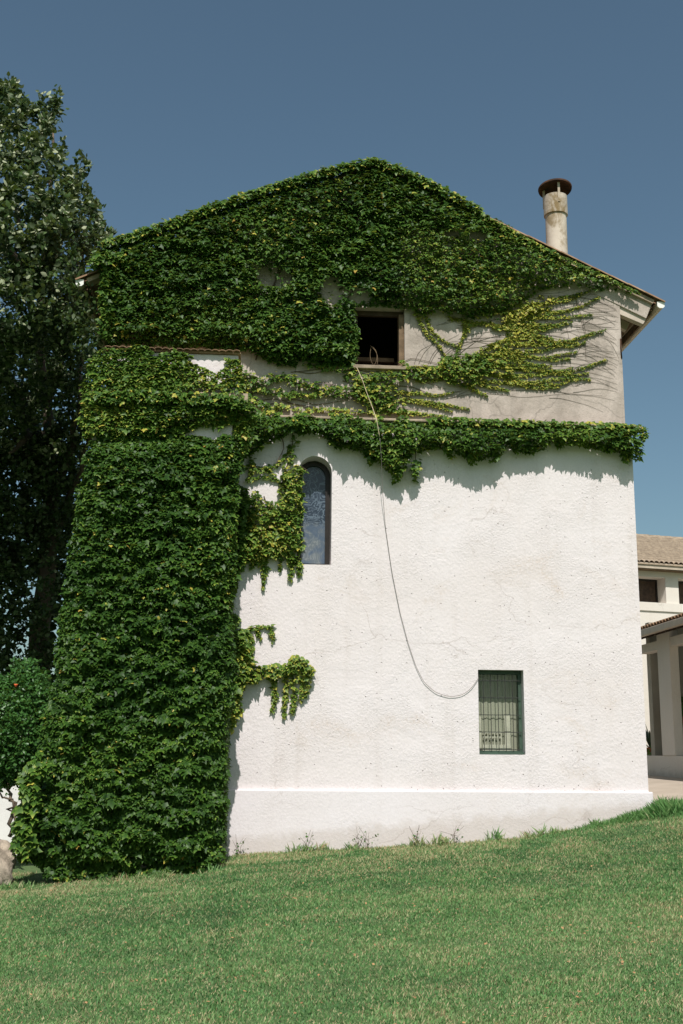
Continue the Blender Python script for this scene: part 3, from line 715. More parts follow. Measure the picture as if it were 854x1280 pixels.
# --- patchy ivy on the render below the opening, above the ledge
g3 = thing('ivy', 'patchy ivy strands on bare render between the dark opening and the ledge', 'ivy', (.9, YU, ZL + .02), 'ivy on the house')
parts = []
for pth, r, tn in (([(298, 468), (330, 476), (345, 470), (380, 478), (405, 487), (440, 490), (470, 485)], 9, .40), ([(300, 478), (330, 488), (360, 492), (400, 494)], 6, .45),
                   ([(432, 458), (440, 468), (450, 480), (462, 494), (474, 503), (500, 508)], 12, .48), ([(455, 470), (490, 470), (520, 467), (545, 463)], 8, .42), ([(345, 505), (380, 512), (420, 512), (460, 514), (520, 516)], 4, .62),
                   ([(300, 492), (330, 506), (350, 512)], 7, .42), ([(380, 452), (400, 458), (420, 462)], 5, .4), ([(500, 452), (520, 463), (560, 470)], 5, .5), ([(430, 455), (436, 440), (444, 420)], 5, .35)):
    parts.append(strand(pth, YU, r * .85, .055, .28 * r, tn + .05, .14, .14, .11, False))
PQ = [(440, 476), (470, 472), (496, 478), (498, 498), (490, 512), (462, 512), (446, 500)]
parts.append(mass(PQ, YU, .12, .13, .056, .52, .15, 5, 8, 31, None, None, .12))
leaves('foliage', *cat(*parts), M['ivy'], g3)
mb = MB(); bs = []
for i in range(26):
    x0 = 300 + rng.random() * 200; y0 = 455 + rng.random() * 55; bs.append([(x0, y0), (x0 + 20, y0 + rng.normal(2, 4)), (x0 + 45, y0 + rng.normal(4, 5)), (x0 + 70 + 30 * rng.random(), y0 + rng.normal(6, 6))])
base(stems(bs, YU, .006, .012, mb, 4).build('stem', M['stem'], g3), kind='stuff')

# --- fringe hanging from the main ledge
FR = [(300, 512), (330, 518), (372, 519), (420, 522), (480, 524), (540, 528), (600, 531), (660, 532), (720, 532), (780, 533), (808, 536), (810, 543), (803, 560), (796, 572), (780, 573), (774, 566), (744, 560), (695, 556), (675, 561), (656, 566), (634, 559), (621, 571), (592, 572), (570, 566), (548, 560), (530, 562), (522, 566), (512, 574), (506, 585), (498, 592), (490, 592), (480, 581), (460, 569), (440, 560), (418, 555), (407, 544), (385, 541), (370, 540), (350, 545), (330, 552), (318, 560), (304, 575), (300, 545)]
g4 = thing('ivy', 'dark ivy fringe hanging from the ledge above the white wall', 'ivy', (3.0, Y0, 5.5), 'ivy on the house')
parts = [mass(FR, -.05, .27, .36, .060, .37, .15, 5, 12, 41)]
for xa, xb in ((318, 352), (372, 384), (410, 440), (468, 480), (500, 512)): parts.append(strand([(xa, 518 + (xa - 318) * .03), ((xa + xb) / 2, 516 + (xa - 318) * .03), (xb, 519 + (xa - 318) * .03)], .0, 4, .062, 2.2, .48, .15, .1, .18, False))
parts.append(strand([(540, 525), (660, 529), (780, 533), (806, 536)], .0, 5, .072, 2.6, .45, .15, .10, .22, False))
for pth in ([(497, 585), (496, 594), (494, 602)], [(519, 575), (520, 588), (519, 600)], [(622, 560), (620, 570), (616, 577)], [(592, 560), (588, 574), (592, 580)], [(786, 560), (784, 570), (782, 577)], [(560, 556), (562, 566), (566, 572)], [(470, 560), (462, 572), (464, 578)]):
    parts.append(strand(pth, -.02, 7, .078, 2.0, .42, .12, .05, .22))
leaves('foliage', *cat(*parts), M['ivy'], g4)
base(stems([[(310, 518), (420, 522), (540, 527), (660, 531), (790, 537)], [(340, 530), (352, 545), (356, 560), (345, 580)], [(480, 530), (495, 560), (497, 595)], [(515, 530), (520, 560), (519, 590)], [(400, 545), (440, 556), (480, 570)]], -.03, .012, .02).build('stem', M['stem'], g4), kind='stuff')

# --- buttress: upper tuft round the white patch, then the big mat
UPB = [(112, 445), (125, 432), (160, 434), (190, 438), (225, 440), (245, 444), (238, 452), (246, 458), (258, 465), (274, 468), (286, 458), (292, 446), (299, 446), (302, 470), (308, 500), (318, 520), (318, 545), (303, 570), (294, 545), (293, 524), (285, 527), (262, 531), (245, 534), (230, 540), (210, 548), (150, 552), (104, 548), (98, 520), (105, 480)]
g5 = thing('ivy', 'ivy round the bright white patch below the terracotta coping', 'ivy', (-1.2, YA, 5.8), 'ivy on the house')
def keep_upb(p): return ~((p[:, 1] > 486) & (p[:, 1] < 495) & (p[:, 0] > 225) & (p[:, 0] < 300) & (rng.random(len(p)) < .75))
parts = [mass(UPB, YA, .17, .40, .058, .46, .16, 5, 14, 51, keep_upb, lambda p: .35 + .65 * np.clip((p[:, 1] - 445) / 60, 0, 1), .06)]
parts.append(strand([(110, 498), (160, 494), (230, 496), (296, 502), (318, 515)], -.94, 8, .060, 6, .40, .15, .05, .14, False))
parts.append(strand([(285, 447), (287, 455), (282, 462)], -.76, 3, .06, 1.2, .5))
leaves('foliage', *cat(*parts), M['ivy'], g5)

BUT = [(112, 548), (150, 549), (190, 545), (240, 546), (292, 546), (301, 556), (300, 600), (298, 650), (294, 700), (296, 722), (291, 744), (289, 764), (292, 790), (296, 820), (294, 850), (290, 880), (284, 900), (279, 925), (282, 965), (277, 982), (285, 1000), (279, 1028), (277, 1056), (264, 1078), (258, 1086), (225, 1092), (200, 1090), (172, 1096), (150, 1099), (128, 1092), (108, 1096), (84, 1098), (62, 1090), (48, 1078), (28, 1072), (18, 1062), (19, 1040), (30, 1000), (27, 978), (46, 950), (58, 890), (68, 850), (74, 800), (85, 720), (95, 650), (104, 590)]
g6 = thing('ivy', 'thick dark ivy clothing the buttress down to the lawn', 'ivy', (-1.3, YA - .2, .3), 'ivy on the house')
def keep_but(p):
    lowgap = (p[:, 1] > 1072) & (p[:, 0] > 90) & (vn(p[:, 0] / 18, p[:, 1] / 14, 77) > .66); return ~lowgap
parts = [mass(BUT, YA, .36, .46, .061, .26, .15, 4, 30, 61, keep_but, lambda p: 1 + .35 * np.clip((p[:, 1] - 700) / 300, 0, 1), .012)]
parts.append(strand([(60, 1090), (110, 1095), (160, 1097), (210, 1091), (255, 1083), (275, 1066)], -1.0, 8, .058, 5, .26, .14, .02, .2, False))
# paler climbing shoots along the right edge and the lower left
parts.append(mass([(286, 768), (296, 772), (308, 790), (316, 808), (321, 830), (318, 850), (305, 864), (300, 892), (290, 920), (284, 900)], -.02, .22, .28, .066, .50, .16, 4, 8, 64, None, None, .10))
parts.append(mass([(292, 600), (308, 610), (312, 650), (310, 700), (303, 724), (294, 742), (290, 700)], -.02, .22, .28, .066, .40, .16, 4, 8, 66))
parts.append(strand([(310, 640), (316, 665), (314, 690), (306, 700)], -.02, 9, .07, 2.4, .45, .14, .10, .15, False))
parts.append(strand([(34, 1062), (28, 1040), (38, 1005), (36, 975), (52, 952)], -1.25, 13, .088, 3.0, .42, .1, .02, .2, False))
N = 5200; zz_ = .3 + 5.6 * rng.random(N); fp = np.stack([-.33 + .03 * zz_ / 6 + .005 + .05 * rng.random(N), YA + .9 * rng.random(N), zz_], 1)   # the buttress flank
a_ = np.radians(rng.normal(50, 22, N)); b_ = np.radians(rng.normal(0, 35, N)); fnn = np.stack([np.cos(a_) * np.cos(b_), -np.cos(a_) * np.sin(b_) - .15, np.sin(a_)], 1); fnn = nrm(fnn)
ft = np.array([.3, 0, -1.]) - (fnn @ np.array([.3, 0, -1.]))[:, None] * fnn + rng.normal(0, .3, (N, 3))
parts.append([fp, ft, fnn, .058 * np.clip(rng.normal(1, .3, N), .45, 1.9), np.clip(.26 + .12 * rng.normal(0, 1, N), 0, 1)])
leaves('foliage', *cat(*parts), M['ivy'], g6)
base(stems([[(60, 1098), (70, 1040), (90, 960), (110, 800), (130, 620)], [(110, 1100), (118, 1060), (130, 900), (150, 700)], [(170, 1100), (172, 1060), (190, 900), (200, 640)], [(215, 1096), (212, 1050), (225, 880), (240, 600)], [(250, 1092), (246, 1040), (262, 860), (280, 580)], [(195, 1098), (205, 1070), (240, 1020)], [(130, 1099), (110, 1060), (70, 1030)]], YA, .022, .06, None, 6).build('stem', M['stem'], g6), kind='stuff')

# --- vine by the arched window
g7 = thing('ivy', 'light green vine hanging beside the arched window', 'ivy', (.4, Y0, 4.4), 'ivy on the house')
VIN = [(303, 612), (318, 610), (332, 624), (350, 622), (352, 606), (350, 594), (362, 584), (374, 580), (380, 600), (378, 640), (377, 680), (374, 700), (366, 706), (360, 696), (348, 699), (335, 700), (330, 706), (318, 702), (303, 700)]
parts = [mass(VIN, Y0, .15, .28, .056, .50, .16, 5, 9, 71, None, None, .08)]
for pth, r in (([(312, 582), (328, 588), (345, 582), (358, 570), (366, 556)], 5), ([(368, 548), (364, 570), (356, 590), (353, 606)], 6), ([(372, 586), (384, 590)], 2), ([(312, 560), (316, 580), (312, 600)], 6), ([(333, 584), (344, 596), (350, 604)], 3), ([(310, 600), (330, 594), (342, 600)], 3),
               ([(328, 700), (331, 715), (329, 735)], 4), ([(351, 695), (350, 703), (351, 713)], 3), ([(364, 695), (364, 715), (363, 725)], 5), ([(373, 700), (374, 712), (374, 721)], 4), ([(316, 700), (318, 708), (312, 712)], 5)):
    parts.append(strand(pth, Y0, r, .058, 1.5, .50, .14, .10, .08))
leaves('foliage', *cat(*parts), M['ivy'], g7)
base(stems([[(366, 535), (366, 560), (356, 590), (364, 640), (366, 700)], [(312, 582), (340, 585), (360, 565)], [(330, 620), (340, 650), (331, 720)], [(384, 588), (376, 582), (366, 580)]], Y0, .007, .012).build('stem', M['stem'], g7), kind='stuff')
# --- two sprigs lower on the white wall
g8 = thing('ivy', 'small hooked ivy sprig, upper of two reaching over the white wall', 'ivy', (.1, Y0, 3.0), 'ivy on the house')
parts = [strand(p_, Y0, r, .055, 1.7, .55, .13, .10, .07) for p_, r in (([(298, 792), (312, 785), (328, 782), (338, 784)], 4), ([(338, 782), (340, 794), (342, 803)], 4), ([(322, 784), (325, 793), (326, 800)], 2.5), ([(304, 790), (314, 800), (316, 826), (312, 836)], 5))]
leaves('foliage', *cat(*parts), M['ivy'], g8)
base(stems([[(290, 795), (312, 786), (338, 783), (341, 800)], [(306, 790), (316, 806), (316, 830)]], Y0, .005, .01).build('stem', M['stem'], g8), kind='stuff')
g9 = thing('ivy', 'ivy branch with drooping tails, lower of two reaching over the white wall', 'ivy', (.4, Y0, 2.6), 'ivy on the house')
parts = [strand(p_, Y0, r, .062, k, .55, .14, .14, d_, False) for p_, r, k, d_ in (([(312, 846), (330, 838), (348, 838), (362, 836), (368, 828)], 9, 4., .15), ([(364, 832), (372, 824), (382, 830), (387, 842)], 6, 3.5, .15))]
parts += [strand(p_, Y0, r, .058, 1.7, .58, .13, .10, .12) for p_, r in (([(342, 846), (344, 868), (341, 889)], 4), ([(357, 846), (357, 872), (355, 896)], 3), ([(366, 838), (368, 868), (365, 893)], 6), ([(376, 838), (378, 858), (377, 876)], 5), ([(386, 836), (386, 852), (381, 870)], 6), ([(366, 826), (367, 820), (372, 820)], 3))]
leaves('foliage', *cat(*parts), M['ivy'], g9)
base(stems([[(300, 850), (330, 840), (360, 837), (380, 828), (386, 850)], [(342, 842), (344, 870), (342, 888)], [(366, 836), (368, 868), (366, 890)], [(357, 842), (357, 894)]], Y0, .006, .02).build('stem', M['stem'], g9), kind='stuff')

# ------------------------------------------------------------------ cable, twine
def ppath(pts, y): return [P(a, b, c if c is not None else y) for a, b, c in pts]
cab = thing('cable', 'long thin cable hanging from the dark opening down to the barred window', 'cable', P(450, 460, 0))
q = resample([(446, 459), (452, 472), (459, 492), (466, 510), (471, 525), (475, 548)], 4)
yy = np.interp(q[:, 1], [459, 470, 505, 525, 548], [.06, -.04, -.08, -.36, -.34])
MB().tube(Pn(q, yy), .0042, 6).build('rope_section', M['rope'], cab, smooth=True)
q = resample([(475, 548), (477, 575), (478, 610), (482, 660), (490, 715), (500, 765), (510, 803), (520, 833), (530, 853), (545, 866), (562, 871), (578, 869), (590, 860), (599, 846)], 5)
yy = np.interp(q[:, 1], [548, 600, 660], [-.38, -.15, -.02])
MB().tube(Pn(q, yy), .0036, 5).build('lower_wire', M['cable'], cab, smooth=True)
tw = thing('twine', 'loop of pale twine hanging inside the dark upper opening', 'twine', P(470, 430, .3))
for pts in ([(464, 434), (462, 445), (465, 455), (469, 459)], [(464, 433), (470, 438), (473, 448), (471, 458)], [(463, 432), (468, 434), (472, 442), (471, 452), (467, 458)]):
    MB().tube(Pn(resample(pts, 3), .42), .0034, 5).build('loop', M['twine'], tw, smooth=True)

# ------------------------------------------------------------------ trees and shrub on the left
def limb(mb, pts, r0, r1, n=8):
    pts = [Vector(p) for p in pts]; out = []
    for i in range(len(pts) - 1):
        for s in np.linspace(0, 1, 5, endpoint=False): out.append(pts[i].lerp(pts[i + 1], s) + Vector(rng.normal(0, .03, 3)))
    out.append(pts[-1]); mb.tube(out, np.linspace(r0, r1, len(out)), n)
tree = thing('tree', 'big leafy tree with silvery leaves rising beside the left eave', 'tree', (-5.2, 4.5, .2))
mb = MB()
limb(mb, [(-5.15, 5.2, 0), P(44, 880, 5.2), P(58, 720, 5.2), P(64, 600, 5.0), P(50, 420, 4.4), P(20, 260, 3.6)], .24, .04, 10)
mb.build('trunk', M['bark'], tree, smooth=True)
BR = [[P(60, 690, 5.2), P(100, 590, 4.8), P(122, 500, 4.4)], [P(62, 620, 5.2), P(20, 540, 4.6), P(-40, 500, 4.0)], [P(60, 640, 5.1), P(90, 560, 4.6), P(104, 440, 4.0), P(110, 350, 3.6)],
      [P(50, 420, 3.6), P(60, 280, 3.0), P(66, 160, 3.0)], [P(40, 360, 3.4), P(-20, 260, 2.4), P(-60, 160, 2.2)], [P(56, 560, 5.0), P(10, 470, 4.0), P(-10, 380, 2.2)], [P(60, 500, 4.6), P(90, 400, 3.4), P(104, 310, 2.2)],
      [P(40, 540, 4.6), P(12, 566, 3.6)], [P(30, 520, 4.4), P(36, 490, 3.4)]]
for pth in BR:
    mb = MB(); limb(mb, pth, .085, .018, 6); mb.build('limb', M['bark'], tree, smooth=True)
CROWN = [(-260, 250), (-200, 120), (-120, 70), (-60, 80), (-10, 100), (12, 104), (28, 124), (34, 150), (52, 150), (60, 128), (70, 127), (68, 160), (74, 192), (92, 206), (106, 206), (98, 235), (112, 256), (118, 268), (130, 280), (139, 292), (134, 312), (114, 328), (100, 352), (108, 380), (116, 420), (112, 450), (104, 500), (96, 560), (90, 640), (70, 700), (20, 740), (-80, 700), (-220, 640), (-280, 450)]
LOWER = [(-200, 620), (-60, 560), (30, 540), (96, 520), (104, 560), (96, 640), (84, 740), (70, 830), (40, 860), (-40, 880), (-200, 860)]
def crown(poly, ydepth, ncl, per, sz, tint, k, spread=.26, shell=.5, mat='poplar', parent=None, tmpl=T_OVAL, thin=None, name='crown'):
    p = scatter(poly, ncl / ((np.ptp(np.array(poly)[:, 0]) + 16) * (np.ptp(np.array(poly)[:, 1]) + 16)) * 1.0, 4, 20, k)
    e = np.clip(edist(p, poly) / 120, .04, 1) ** .5
    f = rng.random(len(p)); f = np.where(rng.random(len(p)) < shell, -1 + .25 * f, 2 * f - 1)
    yc, yh = ydepth(p); y = yc + yh * e * f
    c = Pn(p, y)
    if thin is not None: m_ = thin(p); c = c[m_]; p = p[m_]
    n = len(c); cl = np.repeat(np.arange(n), per)
    up = nrm(rng.normal(0, .5, (n, 3)) + np.array([.05, -.25, .9]))          # twig direction
    s = rng.random(len(cl)); pos = c[cl] + up[cl] * (s * spread * 1.5)[:, None] + rng.normal(0, spread * .42, (len(cl), 3)) * (1.1 - .7 * s)[:, None]
    nor = nrm(rng.normal(0, .75, (len(cl), 3)) + np.array([0, -.35, .55])); tip = rng.normal(0, .6, (len(cl), 3)) + up[cl] * .5 + np.array([0, -.2, -.15])
    tip = tip - (tip * nor).sum(1, keepdims=True) * nor
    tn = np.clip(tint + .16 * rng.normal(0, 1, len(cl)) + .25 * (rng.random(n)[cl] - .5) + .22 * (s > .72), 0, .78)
    if mat == 'poplar': tn = np.where((rng.random(len(cl)) < .42 * (s > .55)) & (c[cl][:, 2] > 6.5), .93 + .07 * rng.random(len(cl)), tn)  # pale tint on high shoots paints sun highlights into the leaf colour
    return leaves(name, pos, tip, nor, sz * np.clip(rng.normal(1, .22, len(cl)), .5, 1.6), tn, M[mat], parent, tmpl, np.full(len(cl), 1.0))
def yd(p):
    t = np.clip((p[:, 1] - 400) / 160, 0, 1)                 # upper crown bulges forward, lower recedes
    return 2.4 + 3.0 * t, 3.0 - 1.9 * t
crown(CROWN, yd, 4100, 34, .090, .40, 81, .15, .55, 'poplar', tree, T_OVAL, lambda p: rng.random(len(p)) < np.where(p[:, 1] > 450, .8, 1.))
crown(LOWER, lambda p: (np.full(len(p), 4.6), np.full(len(p), .5)), 900, 32, .085, .30, 84, .20, .4, 'poplar', tree, T_OVAL, lambda p: ~((p[:, 0] > 22) & (p[:, 0] < 66) & (p[:, 1] > 720) & (p[:, 1] < 790) & (vn(p[:, 0] / 10, p[:, 1] / 10, 5) > .4)), 'lower_crown')
tips = []
for (x0, y0) in ((12, 104), (30, 132), (66, 130), (60, 150), (74, 195), (104, 207), (98, 232), (112, 258), (136, 292), (128, 300), (112, 322), (84, 216), (120, 276), (8, 112), (50, 168)):
    N = 44; c = P(x0, y0 + 8, 2.4); s = rng.random(N)[:, None]
    pos = np.array(c) + s * np.array([.03, 0, .16]) + rng.normal(0, .075, (N, 3)) * (1.2 - s); nor = nrm(rng.normal(0, .7, (N, 3)) + np.array([0, -.4, .4])); tip = rng.normal(0, .5, (N, 3)) + np.array([.1, 0, .6])
    tips.append([pos, tip, nor, .10 * np.clip(rng.normal(1, .2, N), .5, 1.5), np.clip(.72 + .2 * rng.normal(0, 1, N), 0, 1)])
for (x0, y0) in ((122, 436), (86, 352), (96, 430), (84, 400), (90, 318), (80, 330), (96, 362), (104, 384), (112, 398), (98, 402), (108, 418), (92, 340), (118, 424), (101, 372), (110, 408)):
    N = 40; c = P(x0, y0, .25); pos = np.array(c) + rng.normal(0, .085, (N, 3)); nor = nrm(rng.normal(0, .7, (N, 3)) + np.array([0, -.4, .4]))
    tips.append([pos, rng.normal(0, .5, (N, 3)) + np.array([.1, -.1, .1]), nor, .08 * np.clip(rng.normal(1, .2, N), .5, 1.5), np.clip(.42 + .2 * rng.normal(0, 1, N), 0, .8)])
leaves('shoots', *cat(*tips), M['poplar'], tree, T_OVAL)

for i, (lab, poly, y, sz) in enumerate((('dark shaded tree filling the gap behind the big leafy tree', [(-420, 1010), (-420, 520), (-200, 420), (-60, 400), (60, 420), (125, 440), (150, 560), (145, 800), (130, 1000), (60, 1010), (-60, 1020)], 7.6, .16),)):
    t2 = thing('tree', lab, 'tree', (-6.5, y, .2))
    mb = MB(); limb(mb, [(-6.2, y, 0), (-6.1, y, 3), (-5.8, y, 6)], .22, .06); mb.build('trunk', M['bark'], t2, smooth=True)
    crown(poly, lambda p: (np.full(len(p), y), np.full(len(p), .9)), 2200, 14, sz * 1.1, .4, 91 + i, .32, .4, 'dark_tree', t2, T_OVAL,
          lambda p: ~((p[:, 0] > 18) & (p[:, 0] < 72) & (p[:, 1] > 715) & (p[:, 1] < 790) & (vn(p[:, 0] / 12, p[:, 1] / 12, 5) > .4)))
shr = thing('shrub', 'small bright green shrub with one orange flower left of the ivy', 'shrub', (-3.6, .9, .25))
mb = MB(); limb(mb, [P(16, 1045, .5), P(14, 1000, .5), P(10, 960, .5)], .03, .015, 6); limb(mb, [P(26, 1048, .4), P(16, 1012, .45), P(12, 1000, .5)], .022, .015, 6); limb(mb, [P(14, 1002, .5), P(2, 988, .5), P(-8, 960, .6)], .014, .01, 6); mb.build('trunk', M['bark'], shr, smooth=True)
SH = [(-80, 985), (-90, 920), (-60, 870), (-20, 850), (8, 858), (22, 838), (38, 836), (52, 850), (64, 872), (72, 905), (66, 945), (44, 975), (22, 985), (10, 990), (-30, 992)]
crown(SH, lambda p: (np.full(len(p), .7), np.full(len(p), .7)), 1500, 24, .052, .5, 95, .10, .55, 'shrub', shr, T_OVAL, name='foliage')
for px, py in ((20, 857),):
    MB().lathe(P(px, py, .0), [(.002, -.022), (.012, -.012), (.02, .004), (.026, .02), (.012, .014), (.0, .006)], 9).build('flower', M['flower'], shr, smooth=True)

# white garden wall with orange coping, boulder
gw = thing('garden_wall', 'low white garden wall glimpsed behind the shrub stems', 'wall', P(-10, 1040, 3.0))
a, b = P(-140, 981, 3.0), P(34, 1042, 3.0)
MB().box(a.x, b.x, 3.0, 3.25, -.2, a.z).build('wall', M['gwall'], gw, bevel=.01)
k = 0
while a.x + k * .3 < b.x - .5:
    put_tile(gw, (a.x + k * .3 + .15, 2.93, a.z + .005), (0, 0, 0), (1.8, 1.3, 1.6), 'coping_tile'); k += 1
def rock(name, c, r, sc, mat, seed, label, cat_):
    bm = bmesh.new(); bmesh.ops.create_icosphere(bm, subdivisions=4, radius=1)
    for v in bm.verts:
        n_ = v.co; f = 1 + .35 * (vn(n_.x * 1.6 + seed, n_.y * 1.6 + n_.z * 2.1, seed) - .5) + .30 * (vn(n_.x * 4 + n_.z * 3, n_.y * 4 + n_.z, seed + 1) - .5) + .10 * (vn(n_.x * 11 + n_.z * 9, n_.y * 11, seed + 2) - .5)
        v.co = Vector((n_.x * sc[0], n_.y * sc[1], n_.z * sc[2])) * float(f) * r
    me_ = bpy.data.meshes.new(name); bm.to_mesh(me_); bm.free(); me_.shade_smooth()
    o = bpy.data.objects.new(name, me_); C.objects.link(o); me_.materials.append(mat); o.location = c; return base(o, label, cat_)
p = P(-20, 1084, -.9); rock('boulder', (p.x, p.y, float(gz(p.x, p.y)) + .18), .36, (1.05, .8, 1.0), M['stone'], 3, 'pale boulder at the left foot of the ivy', 'boulder')

# ------------------------------------------------------------------ the house and porch on the right
nb = thing('neighbouring_house', 'cream house with pale tiled roof and open porch behind the tower corner', 'house', (8.4, 8, 1.2))
# clerestory wall, turned a little away to the right
fo = P(797, 708, 13.0); fd = Vector((cos(rad(14)), sin(rad(14)), 0)); fn = Vector((fd.y, -fd.x, 0))
def FA(px, py): v = PL(px, py, fo, fn); return ((v - fo).dot(fd), v.z)
def W3(s, z, d=0.0): v = fo + fd * s - fn * d; return Vector((v.x, v.y, z))
zg = FA(820, 712)[1]
zsill = FA(816, 753)[1]; zhead = FA(812, 721)[1]
w0s = FA(790, 740)[0]; w0e = FA(832.5, 740)[0]; w1s = FA(848.5, 740)[0]; w1e = w1s + (w0e - w0s) + .3
def fa_holed(name, outer, holes, d0, d1, mat, parent):
    o = holed(name, outer, holes, 0, 1, mat, parent)
    for v in o.data.vertices: v.co = W3(v.co.x, v.co.z, d0 if v.co.y < .5 else d1)
    return o
def Q(a, b, c, d): return [(a, b), (c, b), (c, d), (a, d)]
fa_holed('wall', Q(-3, .8, 5, zg), [Q(w0s, zsill, w0e, zhead), Q(w1s, zsill, w1e, zhead)], 0, .45, M['hwall'], nb)
fa_holed('sill_band', Q(-3, zsill - .22, 5, zsill - .004), [], -.035, -.003, M['hwall'], nb)
for a_, b_ in ((w0s, w0e), (w1s, w1e)):
    f = fa_holed('window', Q(a_ + .003, zsill + .003, b_ - .003, zhead - .003), [Q(a_ + .05, zsill + .05, b_ - .05, zhead - .05)], .36, .42, M['win_brown'], nb)
    fa_holed('dark_panel', Q(a_ + .045, zsill + .045, b_ - .045, zhead - .045), [], .395, .42, M['dark_wood'], f)  # dark sheet standing in for the unlit depth of the opening
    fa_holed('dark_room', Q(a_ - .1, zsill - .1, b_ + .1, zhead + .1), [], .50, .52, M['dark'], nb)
# gutter board and roof with barrel tile field
fa_holed('gutter', Q(-3.2, zg - .03, 5.2, zg + .11), [], -.30, -.18, M['gutter'], nb)
fa_holed('eave_board', Q(-3.2, zg - .05, 5.2, zg - .034), [], -.28, .3, M['beam'], nb)
zr = PL(820, 672.5, fo - fn * 3.2, fn).z
mb = MB(); pr = Vector((0, 0, 0))
run = 3.55; rise = zr - (zg + .10)
seg = 14; ncol = 58
for c_ in range(ncol):
    s0 = -3.2 + c_ * .145; vs = []; 
    for j in range(seg + 1):
        t = j / seg
        for half in ((0, 1) if 0 < j < seg else (0,)):
            lift = .02 * (1 - half)
            for a_ in np.linspace(0, pi, 5):
                vs.append(W3(s0 + .0725 - .068 * cos(a_), zg + .115 + rise * t + .052 * sin(a_) + (.018 if half else 0) , -.33 + run * t - (.01 if half else 0)))
    nr = len(vs) // 5
    mb.add(vs, [(i * 5 + k, i * 5 + k + 1, i * 5 + k + 6, i * 5 + k + 5) for i in range(nr - 1) for k in range(4)])
rfo = fa_holed('roof', Q(-3.2, 0, 5.2, 1), [], 0, 1, M['tile_far'], nb)
vv = rfo.data.vertices
mbr = MB().prism([W3(-3.2, zg + .085, -.33), W3(-3.2, zr - .03, -.33 + run), W3(-3.2, zr - .16, -.33 + run), W3(-3.2, zg + .06, -.33)], fd * 8.4)
rfo.data.clear_geometry(); rfo.data.from_pydata(mbr.v, [], mbr.f)
base(mb.build('tile_field', M['tile_far'], rfo, smooth=True), kind='stuff')
tn_ = bpy.data.meshes.new('x') if False else None
mb = MB()
for k in range(22): mb.tube([W3(-3.2 + k * .38, zr + .01, -.33 + run), W3(-3.2 + k * .38 + .40, zr + .022, -.33 + run)], .075, 8)
base(mb.build('ridge_tiles', M['tile_far'], rfo), kind='stuff')

# porch: runs towards the viewer along x = PXX
PXX = 8.4
def B(px, py, x=PXX): return PX(px, py, x)
zpar = 1.62; yfar = 9.2; ynear = 2.0
MB().box(PXX, PXX + .24, ynear, yfar, .7, zpar).build('parapet', M['hwall'], nb, bevel=.012)
zeave = B(820, 800).z
c0 = B(840, 850).y; cwid = B(824.5, 850).y - c0
for yc in (c0, c0 - 2.6, c0 - 5.2):
    MB().box(PXX - .02, PXX + .17, yc, yc + cwid, zpar + .002, zeave + .12).build('column', M['hwall'], nb, bevel=.012)
MB().box(PXX + .01, PXX + .25, ynear, yfar, zeave - .20, zeave - .02).build('lintel', M['hwall'], nb)
MB().box(PXX + 2.7, PXX + 2.9, ynear, yfar, .7, zeave + .55).build('wall', M['porch'], nb)
MB().box(PXX + .26, PXX + 2.69, yfar + .02, yfar + .25, .7, zeave + .5).build('wall', M['porch'], nb)
MB().box(PXX + .25, PXX + 2.69, ynear, yfar, .9, 1.14).build('porch_floor', M['path'], nb)
# porch roof: lean-to rising to the right, eave overhanging the path
ex = PXX - .42; ez = B(828, 783, ex).z
rs = .30
pr_ = MB().obox((ex, ynear - .2, ez), (3.4, 0, 3.4 * rs), (0, yfar + 1.2 - ynear, 0), (0, 0, .05)).build('porch_roof', M['dark_wood'], nb)
nd = Vector((1, 0, rs)).normalized()
q = nd.to_track_quat('Y', 'Z').to_euler()
y_ = ynear - .12
while y_ < yfar + .95:
    for k in range(3): put_tile(pr_, Vector((ex - .04, y_, ez + .06)) + nd * (.3 * k) + Vector((0, 0, .012 * (k % 2))), (q.x, q.y, q.z), (1.05, 1.15, 1.2))
    y_ += .165
mb = MB()
y_ = ynear - .12
while y_ < yfar + .95:
    vs = []
    for p0 in (Vector((ex + .8, y_, ez + .06 + .8 * rs)), Vector((ex + 3.4, y_, ez + .06 + 3.4 * rs))): vs += [p0 + Vector((0, .078 * cos(k), .05 * sin(k))) for k in np.linspace(0, pi, 5)]
    mb.add(vs, [(i, i + 1, i + 6, i + 5) for i in range(4)]); y_ += .165
base(mb.build('tile_field', M['tile'], pr_), kind='stuff')
MB().box(ex - .11, ex - .01, ynear - .2, yfar + 1, ez - .10, ez + .03).build('gutter', M['gutter'], nb, bevel=.012)
for k in range(13):
    yr = ynear + .2 + k * .6
    MB().obox((ex + .02, yr, ez - .13), (2.9, 0, 2.9 * rs), (0, .09, 0), (0, 0, .12)).build('rafter', M['dark_wood'], nb)

